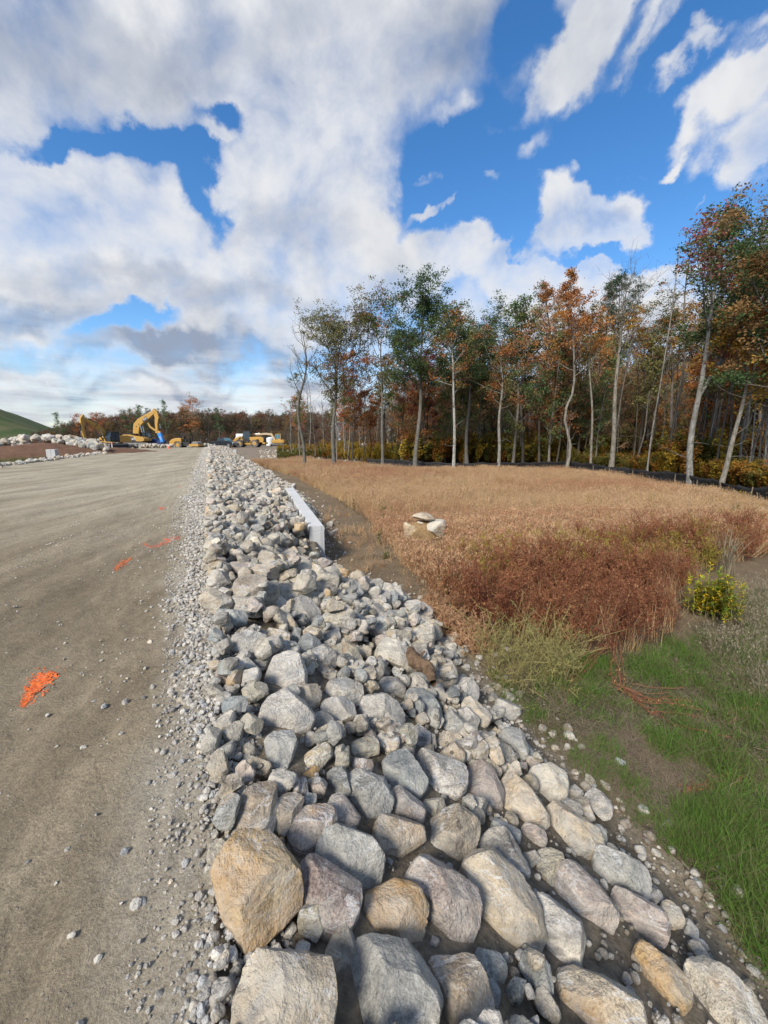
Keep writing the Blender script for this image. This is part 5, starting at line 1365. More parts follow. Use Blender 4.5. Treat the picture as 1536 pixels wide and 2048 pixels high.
FT = [
 dict(px=609, py=934, ty=615, topx=600, seed=1, r0=.26, cb=.38, cw=3.4, bark=GREYB, leaves=None, nl=15, wob=.9, asc=1.25, shape='vase', label='bare grey tree at the left end of the wood'),
 dict(px=668, py=934, ty=562, topx=688, seed=2, r0=.34, cb=.44, cw=5.2, bark=GREYB, leaves=[(.45, OL), (.35, (.085, .085, .03)), (.2, BR)], nl=22, leaf_n=9, shape='top', asc=1.2, wob=.4, label='tall tree with an olive brown crown next to the bare tree'),
 dict(px=765, py=936, ty=600, topx=768, seed=3, r0=.24, cb=.48, cw=3.6, bark=GREYB, leaves=[(.5, OL), (.3, GN), (.2, OR)], nl=16, leaf_n=6, shape='top', label='slim grey tree with a thin olive crown left of the big dark green one'),
 dict(px=830, py=938, ty=545, topx=850, seed=4, r0=.34, cb=.46, cw=5.0, bark=GREYB, leaves=[(.7, GN), (.3, (.065, .085, .028))], nl=26, leaf_n=12, shape='oval', label='big oak with the tallest dark green crown in the middle of the wood'),
 dict(px=907, py=942, ty=600, topx=903, seed=5, r0=.22, cb=.58, cw=2.6, bark=(.36, .34, .30), leaves=[(.5, OR), (.5, OL)], nl=11, leaf_n=4, shape='top', wob=.12, label='straight white barked tree in front of the black fence'),
 dict(px=934, py=932, ty=578, topx=946, seed=6, r0=.30, cb=.56, cw=5.0, bark=GREYB, leaves=[(.7, GN), (.3, (.075, .085, .028))], nl=20, leaf_n=11, shape='top', label='grey tree with a wide flat green crown beside the white barked one'),
 dict(px=997, py=940, ty=620, topx=1002, seed=7, r0=.24, cb=.55, cw=3.4, bark=PALE, leaves=[(.5, OR), (.3, BR), (.2, OL)], nl=14, leaf_n=6, wob=.35, shape='top', label='pale slightly crooked tree with a rusty orange crown'),
 dict(px=1045, py=930, ty=575, topx=1048, seed=8, r0=.24, cb=.62, cw=3.2, bark=DARKB, leaves=[(.7, GN), (.3, OL)], nl=12, leaf_n=7, shape='top', label='dark trunked tree with a small high green crown'),
 dict(px=1118, py=925, ty=545, topx=1095, seed=9, r0=.30, cb=.50, cw=3.8, bark=DARKB, leaves=[(.6, OR), (.2, BR), (.2, OL)], nl=18, leaf_n=8, shape='oval', label='dark straight trunk under a russet crown left of the crooked pale tree'),
 dict(px=1133, py=938, ty=532, topx=1150, seed=10, r0=.20, cb=.48, cw=3.2, bark=PALE, leaves=[(.7, OR), (.3, (.26, .12, .03))], nl=18, leaf_n=7, wob=.4, kink=[(0, 0), (.12, .3), (.3, -.5), (.42, .4), (.7, .2), (1, 0)], shape='cone', label='crooked pale trunk rising to a pointed orange crown'),
 dict(px=1181, py=938, ty=590, topx=1190, seed=11, r0=.16, cb=.60, cw=2.0, bark=PALE, leaves=[(1, OL)], nl=10, leaf_n=3, shape='top', label='thin straight pale pole like tree right of the crooked one'),
 dict(px=1222, py=940, ty=505, topx=1256, seed=12, r0=.34, cb=.62, cw=3.4, bark=PALE, leaves=None, nl=20, shape='top', asc=1.35, wob=.25, label='tall light grey tree whose bare twigs fan out above the wood'),
 dict(px=1236, py=915, ty=540, topx=1238, seed=33, r0=.30, cb=.40, cw=3.6, bark=DARKB, leaves=[(1, (.028, .050, .026))], nl=30, leaf_n=9, shape='oval', label='dark evergreen like crown behind the tall bare topped tree'),
 dict(px=1277, py=932, ty=630, topx=1298, seed=14, r0=.22, cb=.60, cw=2.6, bark=(.10, .085, .07), leaves=None, nl=12, shape='vase', wob=.3, label='thin dark leaning tree with bare branches'),
 dict(px=1334, py=940, ty=560, topx=1345, seed=15, r0=.26, cb=.55, cw=4.6, bark=(.24, .20, .17), leaves=[(.5, OL), (.3, OR), (.2, YE)], nl=20, leaf_n=10, shape='top', label='brownish tree with a broad olive and orange crown left of the large leaning tree'),
 dict(px=1381, py=972, ty=375, topx=1440, seed=16, r0=.27, cb=.52, cw=3.4, bark=(.235, .225, .205), leaves=[(.55, GN), (.25, OL), (.2, (.20, .06, .05))], nl=17, leaf_n=7, fork=(.40, R(27), .15), wob=.35, shape='top', asc=1.15, label='large grey leaning tree forking above the fence end at the right'),
 dict(px=1440, py=975, ty=560, topx=1530, seed=17, r0=.20, cb=.5, cw=3.2, bark=PALE, leaves=[(.6, YE), (.4, OR)], nl=14, leaf_n=9, wob=.3, shape='oval', label='pale tree leaning strongly right beside the large leaning tree'),
 dict(px=1418, py=945, ty=650, topx=1470, seed=18, r0=.17, cb=.55, cw=2.6, bark=PALE, leaves=[(1, OR)], nl=10, leaf_n=7, wob=.4, label='slender pink grey trunk between the two leaning trees'),
 dict(px=1500, py=940, ty=420, topx=1520, seed=19, r0=.30, cb=.40, cw=4.4, bark=DARKB, leaves=[(.5, GN), (.3, OL), (.2, (.16, .09, .04))], nl=28, leaf_n=13, shape='oval', label='dense dark green tree at the right edge behind the leaning trunks'),
 dict(px=1570, py=985, ty=395, topx=1560, seed=20, r0=.30, cb=.45, cw=4.2, bark=GREYB, leaves=[(.6, GN), (.4, (.17, .10, .04))], nl=24, leaf_n=10, shape='oval', label='tall tree whose crown comes in at the upper right corner'),
 # mid layer, coloured
 dict(px=705, py=925, ty=695, seed=21, r0=.12, cb=.30, cw=2.9, bark=DARKB, leaves=[(.7, OR), (.3, (.22, .07, .03))], nl=20, leaf_n=7, label='small orange maple right of the olive crowned tree'),
 dict(px=732, py=925, ty=770, seed=22, r0=.10, cb=.35, cw=2.3, bark=DARKB, leaves=[(.8, OR), (.2, BR)], nl=15, leaf_n=7, label='lower rust coloured sapling behind the gap in the wood'),
 dict(px=850, py=925, ty=690, seed=23, r0=.13, cb=.38, cw=3.0, bark=DARKB, leaves=[(.8, RD), (.2, CRM)], nl=20, leaf_n=9, label='crimson maple under the big dark green crown'),
 dict(px=1262, py=915, ty=660, seed=24, r0=.13, cb=.45, cw=2.8, bark=DARKB, leaves=[(.7, (.16, .045, .055)), (.3, OR)], nl=20, leaf_n=8, label='pinkish red tree behind the thin dark leaning one'),
 dict(px=1300, py=915, ty=730, seed=25, r0=.13, cb=.25, cw=3.2, bark=DARKB, leaves=[(.8, YE), (.2, OL)], nl=22, leaf_n=10, label='golden yellow understory tree in the right half of the wood'),
 dict(px=1070, py=918, ty=740, seed=26, r0=.13, cb=.3, cw=3.2, bark=DARKB, leaves=[(.6, OR), (.4, BR)], nl=22, leaf_n=10, label='broad rusty understory tree near the middle of the wood'),
 dict(px=1000, py=915, ty=745, seed=27, r0=.13, cb=.3, cw=3.0, bark=DARKB, leaves=[(.5, BR), (.5, OL)], nl=20, leaf_n=10, label='brown and olive understory tree behind the pale crooked trunk'),
 dict(px=1190, py=905, ty=560, seed=28, r0=.2, cb=.35, cw=3.4, bark=DARKB, leaves=[(.6, OR), (.4, OL)], nl=24, leaf_n=9, label='orange and olive crown behind the thin pale pole like tree'),
 dict(px=1430, py=905, ty=720, seed=29, r0=.13, cb=.25, cw=3.4, bark=DARKB, leaves=[(.6, YE), (.4, OR)], nl=22, leaf_n=11, label='orange gold tree seen between the leaning trunks'),
]
def forest():
    for f in FT:
        f = dict(f); lab = f.pop('label'); tree_at(label=lab, **f)
    # young bare poles along the edge
    rng = np.random.default_rng(44)
    pole = [make_tree(700 + i, 9 + i, .055, .45, 1.3, (.26, .24, .21) if i % 2 else (.14, .12, .10), [(1, OL)] if i % 3 == 0 else None, 9, 3, .14, wob=.35, lowstub=3) for i in range(6)]
    pm = [(mesh_np('trunk', w[0], w[1], M['bark'], w[2], True), mesh_np('crown', l[0], l[1], M['leaf'], l[2]) if l else None) for w, l in pole]
    def put(meshes, x, y, sc, name, label, group, kind=0):
        t = thing(name, label, 'tree', (x, y, float(height(x, y)) - .1), rng.uniform(0, 6.28), group, sc)
        link('trunk', meshes[0], t)
        if meshes[1]: link('crown', meshes[1], t)
    for i in range(84):
        px = rng.uniform(580, 1530); yb = np.interp(px, [580, 750, 1130, 1380, 1536], [928, 931, 934, 960, 985]) - rng.uniform(3, 20)
        b = on_z(px, yb, FIELD); put(pm[i % 6], b[0], b[1], rng.uniform(.8, 1.55), 'sapling', ('thin leafy young sapling' if i % 3 == 0 else ('thin bare pale sapling' if i % 2 else 'thin bare dark sapling')) + ' near the ' + min(FT[:19], key=lambda f: abs(f['px'] - px))['label'].split(' tree')[0].split(' trunk')[0].split(' whose')[0].split(' with')[0] + ' tree', 'thin saplings at the edge of the wood')
    # the depth of the wood
    pals = [[(.6, OR), (.4, BR)], [(.7, OL), (.3, GN)], [(.8, GN), (.2, OL)], [(.5, BR), (.5, OR)], [(.7, YE), (.3, OR)], [(.6, OR), (.4, RD)], [(.5, OL), (.5, BR)], [(.6, BR), (.4, OL)], None, [(.6, GN), (.4, BR)]]
    protos = []
    for i in range(10):
        w, l = make_tree(800 + i, 17 + (i % 4), .20 + .03 * (i % 3), [.18, .34, .14, .28][i % 4], 3.7, [(.085, .072, .06), (.13, .11, .095), (.20, .18, .155)][i % 3], pals[i], 24, 8, .21, wob=.5, twig=False, shape=['oval', 'top', 'oval', 'vase'][i % 4])
        protos.append((mesh_np('trunk', w[0], w[1], M['bark'], w[2], True), mesh_np('crown', l[0], l[1], M['leaf'], l[2]) if l else None, w, l))
    kinds = ['rust crowned', 'olive crowned', 'green crowned', 'brown crowned', 'yellow crowned', 'red and orange crowned', 'olive brown', 'drab brown', 'leafless', 'dark green']
    cnt = 0
    for i in range(4000):
        if cnt >= 180: break
        px = rng.uniform(790, 1750); Y = 46 + 38 * rng.random() ** 1.3
        if px > 1330: Y = rng.uniform(29 + max(0, (1536 - px)) * .06, 75)
        b = at_y(px, 900, Y); x, y = b[0], b[1]
        if x < 3 and y > 46 and rng.random() < .6: continue
        k = int(rng.integers(10)); cnt += 1
        if px < 900: sc = rng.uniform(.55, .75)
        else: sc = rng.uniform(.72, .98)
        if rng.random() < .35: sc *= .62
        put(protos[k], x, y, sc, 'woodland_tree', kinds[k] + ' tree deep in the wood behind the front trunks', kinds[k] + ' trees in the depth of the wood')
    # thin line of trees left of the dense wood, in front of the far yard
    for (px, Y, sc, k) in ((585, 60, .5, 8), (630, 58, .45, 8), (645, 66, .52, 8), (600, 72, .55, 5), (690, 62, .5, 3), (720, 70, .6, 8), (745, 60, .55, 0), (785, 64, .62, 6), (800, 56, .6, 3), (815, 60, .66, 0)):
        b = at_y(px, 900, Y); put(protos[k], b[0], b[1], sc, 'woodland_tree', kinds[k] + ' smaller tree at the open left end of the wood', kinds[k] + ' trees at the open end')
    # far tree line behind the building site: named ones and a mass
    def far(px, ty, Y, k, lab, name='tree', w=1.0):
        b = at_y(px, 885, Y); top = at_y(px, ty, Y); t = thing(name, lab, 'tree', (b[0], b[1], -.3), rng.uniform(0, 6.28), None, (top[2] + .3) / (17 + (k % 4)) )
        t.scale[0] *= w; t.scale[1] *= w
        link('trunk', protos[k][0], t)
        if protos[k][1]: link('crown', protos[k][1], t)
    far(390, 784, 112, 3, 'broad round brown crowned tree standing highest over the far yard', w=1.35); far(372, 800, 118, 3, 'brown tree overlapping the broad far crown on its left', w=1.2)
    far(335, 796, 112, 2, 'small green pine like tree left of the broad far crown', w=.7); far(122, 822, 108, 2, 'dark green tree at the left end of the far tree line', w=1.0); far(262, 812, 108, 9, 'dark green tree behind the upright excavator', w=1.1)
    far(283, 806, 112, 2, 'green tree right behind the excavator with the raised boom', w=.9); far(440, 812, 115, 2, 'green tree right of the broad far crown', w=.9); far(200, 822, 110, 5, 'red brown tree left of the two excavators', w=1.2); far(165, 825, 112, 5, 'reddish tree near the grassy hill', w=1.2)
    far(610, 803, 100, 6, 'olive brown far tree behind the bare grey one', w=1.2)
    # mass of far wood
    ob = []
    for k in (0, 1, 3, 5, 6, 7, 8, 9, 4):
        w, l = protos[k][2], protos[k][3]
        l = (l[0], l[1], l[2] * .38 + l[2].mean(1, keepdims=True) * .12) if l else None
        V = np.concatenate([w[0]] + ([l[0]] if l else [])); F = np.concatenate([w[1]] + ([l[1] + len(w[0])] if l else [])); C = np.concatenate([w[2]] + ([l[2]] if l else []))
        ob.append(bpy.data.objects.new('far_tree_%d' % k, mesh_np('far_tree', V, F, M['leaf'], C)))
    P, S = [], []
    for i in range(520):
        px = rng.uniform(60, 640); Y = rng.uniform(116, 150); b = at_y(px, 885, Y); H = at_y(px, np.interp(px, [60, 130, 230, 300, 480, 560, 640], [868, 845, 828, 820, 822, 826, 820]) + rng.uniform(-6, 12), Y)[2]
        P.append((b[0], b[1], -.5)); S.append(max(.15, H / 18.5))
    for i in range(520):
        px = rng.uniform(600, 1900); Y = rng.uniform(95, 150) if px < 1300 else rng.uniform(80, 130); b = at_y(px, 885, Y); H = at_y(px, np.interp(px, [600, 800, 900, 1900], [825, 800, 770, 740]) + rng.uniform(-12, 12), Y)[2]
        P.append((b[0], b[1], -1.4)); S.append(min(1.1, H / 18.5))
    for i in range(900):      # brushy middle storey that closes the view through the trunks
        px = rng.uniform(560, 1900); Y = rng.uniform(84, 112) if px < 830 else rng.uniform(62, 100); b = at_y(px, 885, Y)
        P.append((b[0], b[1], -1.4 if px > 800 else -.6)); S.append(rng.uniform(.20, .36) * (1 if px > 830 else .75))
    for i in range(420):      # low scrub under the far trees
        px = rng.uniform(90, 640); b = at_y(px, 885, rng.uniform(108, 120)); P.append((b[0], b[1], -.5)); S.append(rng.uniform(.15, .28))
    n = len(P)
    scatter('far_woods', P, ob, S, np.stack([np.zeros(n), np.zeros(n), rng.uniform(0, 6.28, n)], 1), rng.integers(0, len(ob), n), kind='stuff')
    # undergrowth along and inside the wood
    sh = []
    for i in range(9):
        sh.append(weed('shrub_%d' % i, M[['under_yel', 'under_or', 'under_gr'][i % 3]], 900 + i, 1.35, 7, 16, .14, .075, .35, 1.3))
    P, S, I = [], [], []
    for i in range(6000):
        px = rng.uniform(555, 1800); edge = float(np.interp(px, [555, 620, 750, 1130, 1380, 1536, 1800], [922, 920, 925, 929, 955, 985, 1050]))
        py = edge - 36 * rng.random() ** 1.3
        if px < 640: py = edge - 12 * rng.random()
        b = on_z(px, py, FIELD)
        P.append((b[0], b[1], float(height(b[0], b[1])) - .05)); near = rng.random()
        S.append(rng.uniform(.45, 1.15) * (1 if px > 640 else .6)); q = fbm2(np.array([b[0]]), np.array([b[1]]), .12, 2, 88)[0] + rng.normal(0, .08)
        I.append(int(rng.choice([0, 3, 6])) if q > .52 else (int(rng.choice([1, 4, 7])) if q > .42 else int(rng.choice([2, 5, 8]))))
    for i in range(1500):      # taller brush further in
        px = rng.uniform(800, 1800); Y = rng.uniform(47, 72) if px < 1330 else rng.uniform(30, 60); b = at_y(px, 900, Y)
        P.append((b[0], b[1], float(height(b[0], b[1])) - .05)); S.append(rng.uniform(1.3, 2.6)); I.append(int(rng.choice([0, 3, 6, 1, 4, 7, 2, 5, 8])))
    n = len(P)
    scatter('undergrowth', P, sh, S, np.stack([rng.normal(0, .1, n), rng.normal(0, .1, n), rng.uniform(0, 6.28, n)], 1), I, kind='stuff')
    # leaf covered floor of the wood, a sheet just over the field sheet
    fx, fy = np.meshgrid(np.linspace(-3, 90, 120), np.linspace(0, 1, 60), indexing='ij')
    fence = np.array([on_z(px, py, FIELD)[:2] for px, py in ((748, 930), (850, 936), (900, 939), (1000, 940), (1130, 936), (1220, 948), (1300, 958), (1381, 972), (1460, 988), (1536, 1003), (1700, 1050), (1900, 1120))])
    fe = np.interp(fx, fence[np.argsort(fence[:, 0])][:, 0], fence[np.argsort(fence[:, 0])][:, 1]) - 0.0
    Y = fe + .5 + fy * (95 - fe); idx = np.arange(fx.size).reshape(fx.shape)
    Fq = np.stack([idx[:-1, :-1].ravel(), idx[1:, :-1].ravel(), idx[1:, 1:].ravel(), idx[:-1, 1:].ravel()], 1)
    k = np.clip(fx.ravel(), -3, 90)
    Vv = np.stack([fx.ravel(), Y.ravel(), height(fx.ravel(), Y.ravel()) + .06], 1)
    n_ = fbm2(Vv[:, 0], Vv[:, 1], .6, 3, 35)[:, None]
    link('forest_floor', mesh_np('forest_floor', Vv, Fq, M['soil'], np.array([.16, .085, .035]) * (.6 + .8 * n_), True), kind='structure')
forest()

def silt_fence():
    m, nt, out = material('black_geotextile'); co = nt.node('ShaderNodeTexCoord').outputs['Object']
    n = nt.noise(co, 3.0, 6, .6); principled(nt, out, nt.mix(n, (.008, .008, .009), (.030, .029, .028)), .75, nt.bump(nt.noise(co, 6, 5, .6, 1.0), 1.0, .08), spec=.35)
    mw = mat_plain('stake_wood', (.20, .15, .10), .9)
    rng = np.random.default_rng(6)
    pts = [(735, 930), (790, 932), (850, 936), (900, 939), (950, 941), (1000, 940), (1060, 938), (1130, 936), (1170, 942), (1220, 949), (1260, 953), (1300, 959), (1340, 965), (1381, 973), (1420, 980), (1460, 989), (1536, 1004), (1620, 1027), (1750, 1065)]
    P = np.array([on_z(px, py, FIELD)[:2] for px, py in pts]); seg = np.r_[0, np.cumsum(np.linalg.norm(np.diff(P, axis=0), axis=1))]
    t = thing('silt_fence', 'low sagging black fabric silt fence running along the edge of the wood', 'fence', (float(P[0][0]), float(P[0][1]), FIELD))
    L = np.arange(0, seg[-1], .12); x = np.interp(L, seg, P[:, 0]) - P[0][0]; y = np.interp(L, seg, P[:, 1]) - P[0][1]
    T = np.gradient(np.stack([x, y], 1), axis=0); T /= np.linalg.norm(T, axis=1)[:, None]; Nn = np.stack([-T[:, 1], T[:, 0]], 1)
    rows = []
    h = .72 + .22 * (fbm2(L, L * 0, .35, 3, 3) - .5) * 2 - .10 * np.abs(np.sin(L * math.pi / 2.4)) ** .6
    for k, u in enumerate(np.linspace(0, 1, 5)):
        off = (fbm2(L, L * 0 + u * 2, .9, 3, 4) - .5) * .30 * math.sin(u * math.pi * .8) + .05 * np.sin(u * 5)
        rows.append(np.stack([x + Nn[:, 0] * off, y + Nn[:, 1] * off, height(x + P[0][0], y + P[0][1]) - FIELD + u * h], 1))
    G = np.stack(rows, 1); n0 = len(L)
    V = np.concatenate([G.reshape(-1, 3), (G + np.repeat(np.c_[Nn, np.zeros(n0)][:, None, :], 5, 1) * .012).reshape(-1, 3)])
    idx = np.arange(n0 * 5).reshape(n0, 5); f = np.stack([idx[:-1, :-1].ravel(), idx[1:, :-1].ravel(), idx[1:, 1:].ravel(), idx[:-1, 1:].ravel()], 1)
    tp = np.stack([idx[:-1, 4], idx[1:, 4], idx[1:, 4] + n0 * 5, idx[:-1, 4] + n0 * 5], 1)
    link('fabric', mesh_np('fabric', V, np.concatenate([f, f[:, ::-1] + n0 * 5, tp]), m, None, True), t)
    pm = None
    for s in np.arange(1.0, seg[-1], 2.4):
        px_, py_ = np.interp(s, seg, P[:, 0]) - P[0][0], np.interp(s, seg, P[:, 1]) - P[0][1]
        if pm is None: o = MB().box(-.022, .022, -.022, .022, 0, .62, 0).build('stake', mw, t); pm = o.data
        else: o = link('stake', pm, t)
        o.location = (px_ , py_ + .05, float(height(px_ + P[0][0], py_ + P[0][1])) - FIELD); o.rotation_euler = (rng.normal(0, .08), rng.normal(0, .08), rng.uniform(0, 1))
silt_fence()
# ------------------------------------------------------------------ machines on the far yard
YEL = mat_plain('machine_yellow_paint', (.46, .245, .030), .5, dirt=.5, dirtcol=(.34, .26, .16))
BLK = mat_plain('black_paint', (.018, .018, .019), .5, dirt=.25, dirtcol=(.12, .10, .08))
STEEL = mat_plain('worn_steel', (.20, .19, .175), .6, .4, dirt=.7, dirtcol=(.30, .255, .20))
CHROME = mat_plain('cylinder_rod', (.65, .65, .65), .2, 1.0)
GLASS = mat_plain('tinted_cab_glass', (.030, .050, .062), .08, 0, .8)
BLUEG = mat_plain('blue_tinted_cab_glass', (.06, .16, .20), .08, 0, .8)  # the blue lies in the base colour of the glass
RUBBER = mat_plain('dusty_tyre_rubber', (.055, .052, .050), .9, dirt=.75, dirtcol=(.26, .235, .20))
WHITE = mat_plain('white_machine_paint', (.70, .69, .66), .5, dirt=.2)
BLUE = mat_plain('blue_hammer_paint', (.025, .22, .60), .45, dirt=.15)
NAVY = mat_plain('blue_skip_paint', (.018, .045, .16), .5, dirt=.2)
def letters(body, parent, loc, rot, size, mat, name='lettering'):
    c = bpy.data.curves.new(name, 'FONT'); c.body = body; c.size = size; c.align_x = 'CENTER'; c.align_y = 'CENTER'; c.extrude = .004; c.offset = size * .02
    tmp = bpy.data.objects.new(name, c); me = bpy.data.meshes.new_from_object(tmp); bpy.data.objects.remove(tmp)
    me.name = name; me.materials.clear(); me.materials.append(mat); return link(name, me, parent, loc, rot)
def track(t, y, L, h, w, mat=None):
    r = h / 2; prof = [(L / 2 - r + r * math.cos(a), r + r * math.sin(a)) for a in np.linspace(-math.pi / 2, math.pi / 2, 8)] + [(-L / 2 + r + r * math.cos(a), r + r * math.sin(a)) for a in np.linspace(math.pi / 2, 3 * math.pi / 2, 8)]
    o = MB().prism(prof, y - w / 2, y + w / 2).build('track', STEEL, t)
    g = MB()
    for i in range(int(L / .28)):
        x = -L / 2 + r * .6 + i * .28
        if x < L / 2 - r * .5: g.box(x, x + .07, y - w / 2 - .01, y + w / 2 + .01, -.02, .04); g.box(x, x + .07, y - w / 2 - .01, y + w / 2 + .01, h - .04, h + .03)
    g.build('grouser', STEEL, o)
    for x in (-L / 2 + r, L / 2 - r):
        MB().cyl((x, y - w / 2 - .04, r), (x, y + w / 2 + .04, r), r * .62, n=14).build('sprocket', BLK, o)
    f = MB().box(-L / 2 + r * 1.6, L / 2 - r * 1.6, y - w / 2 - .025, y + w / 2 + .025, h * .28, h * .72).build('track_frame', BLK, o)
def cab(t, x0, x1, y0, y1, z0, z1, slope=.25, glass=None, frame=None):
    glass = glass or GLASS; frame = frame or BLK
    o = MB().prism([(x0, z0), (x1, z0), (x1 + .02, z0 + (z1 - z0) * .45), (x1 - slope, z1), (x0, z1)], y0, y1).build('cab', glass, t, bevel=.03)
    p = MB(); w = .07
    for y in (y0 - .012, y1 - w + .012):
        p.box(x0 - .02, x0 + w, y, y + w, z0, z1); p.strip([(x1 - .01, z0), (x1 + .01, z0 + (z1 - z0) * .45), (x1 - slope, z1)], [w, w, w], y, y + w)
        p.box((x0 + x1) / 2 - w / 2, (x0 + x1) / 2 + w / 2, y, y + w, z0, z1); p.box(x0, x1, y, y + w, z0 - .02, z0 + .28)
    p.build('cab_frame', frame, o)
    MB().box(x0 - .06, x1 - slope + .12, y0 - .04, y1 + .04, z1 + .002, z1 + .10, .03).build('cab_roof', frame, o)
    return o
def hyd(name_parent, a, b, r, y, share=.6):
    a, b = Vector((a[0], y, a[1])), Vector((b[0], y, b[1])); m = a.lerp(b, share)
    o = MB().cyl(a, m, r).build('cylinder', BLK, name_parent); MB().cyl(m, b, r * .55).build('rod', CHROME, o)

def excavator_hammer():
    g = at_y(279, 892, 85.0)
    t = thing('excavator', 'yellow tracked excavator side on with its boom raised and a blue hammer', 'excavator', (g[0], 85.0, -.02), 0.0)
    for y in (-1.25, 1.25): track(t, y, 5.2, 1.0, .6)
    MB().box(-1.3, 1.3, -.9, .9, .45, 1.05, .1).build('carriage', BLK, t)
    hs = MB().prism([(-3.3, 1.25), (1.4, 1.2), (1.9, 1.35), (2.0, 1.9), (1.2, 2.15), (.2, 2.35), (-1.0, 2.62), (-2.9, 2.62), (-3.5, 2.2), (-3.55, 1.6)], -1.45, 1.45).build('house', YEL, t, bevel=.05)
    MB().box(-3.4, 1.2, -1.47, 1.47, 1.12, 1.26).build('underframe', BLK, hs)
    MB().box(-2.6, .2, -1.2, 1.2, 2.63, 2.80, .05).build('engine_cover', BLK, hs)
    for i in range(3): MB().box(-2.2 + i * .35, -1.95 + i * .35, -1.468, -1.452, 2.1, 2.45).build('vent', BLK, hs)
    MB().cyl((-1.6, .5, 2.8), (-1.6, .5, 3.25), .07).build('exhaust', BLK, hs)
    MB().prism([(-3.0, 1.7), (-1.2, 1.7), (-1.25, 1.78), (-3.0, 1.78)], -1.462, -1.452).build('stripe', BLK, hs)
    MB().prism([(-.9, 1.25), (.3, 1.25), (-.3, 2.25), (-.65, 2.25)], -1.468, -1.455).build('emblem', BLK, hs)
    letters('CAT', hs, (-.34, -1.475, 1.72), (math.pi / 2, 0, 0), .62, WHITE)
    MB().cyl((1.2, -1.35, 2.1), (1.2, -1.35, 2.75), .025, n=6).cyl((1.2, -1.35, 2.75), (-.6, -1.35, 2.95), .025, n=6).build('handrail', BLK, hs)
    cab(t, .1, 1.9, .45, 1.45, 1.35, 3.1)
    bm_ = MB().strip([(-.1, 1.7), (-.35, 3.1), (-.05, 4.5), (.75, 5.35), (2.4, 6.35), (4.0, 7.35)], [.65, 1.2, 1.3, 1.25, 1.0, .5], -.26, .26).build('boom', YEL, t, bevel=.03)
    MB().prism([(1.45, 5.15), (2.55, 5.8), (2.15, 6.35), (1.9, 6.2), (1.3, 5.55)], -.272, -.262).build('emblem', BLK, bm_)
    letters('CAT', bm_, (1.92, -.28, 5.80), (math.pi / 2, -R(32), 0), .46, WHITE)
    for x, z in ((-.05, 4.3), (.5, 4.75)): MB().cyl((x, -.29, z), (x, -.26, z), .12).build('pin', BLK, bm_)
    hyd(t, (1.3, 6.3), (3.7, 7.65), .12, 0.0, .55)
    for y in (-.36, .36): hyd(t, (1.3, 1.7), (.85, 4.4), .12, y, .5)
    st = MB().strip([(3.75, 7.85), (4.05, 7.2), (4.30, 6.1), (4.05, 4.9), (4.0, 3.4)], [.4, .85, .8, .55, .42], -.22, .22).build('stick', YEL, t, bevel=.02)
    hyd(st, (4.55, 6.2), (4.75, 3.9), .09, 0, .6)
    MB().strip([(2.3, 5.05), (2.7, 4.2), (3.6, 3.55), (4.5, 3.2)], [.22, .32, .32, .3], -.15, .15).build('thumb_arm', YEL, st)
    MB().box(3.75, 4.75, -.28, .28, 2.95, 3.35, .08).build('coupler', YEL, st)
    hm = MB().strip([(4.45, 2.95), (4.65, 2.2), (4.95, 1.1)], [.78, .74, .60], -.3, .3).build('hydraulic_hammer', BLUE, t, bevel=.03)
    MB().cyl((4.95, 0, 1.1), (5.15, 0, .35), .10, .06).build('chisel', STEEL, hm)
    letters('CAT', hm, (4.72, -.315, 1.95), (math.pi / 2, -R(105), 0), .34, WHITE)
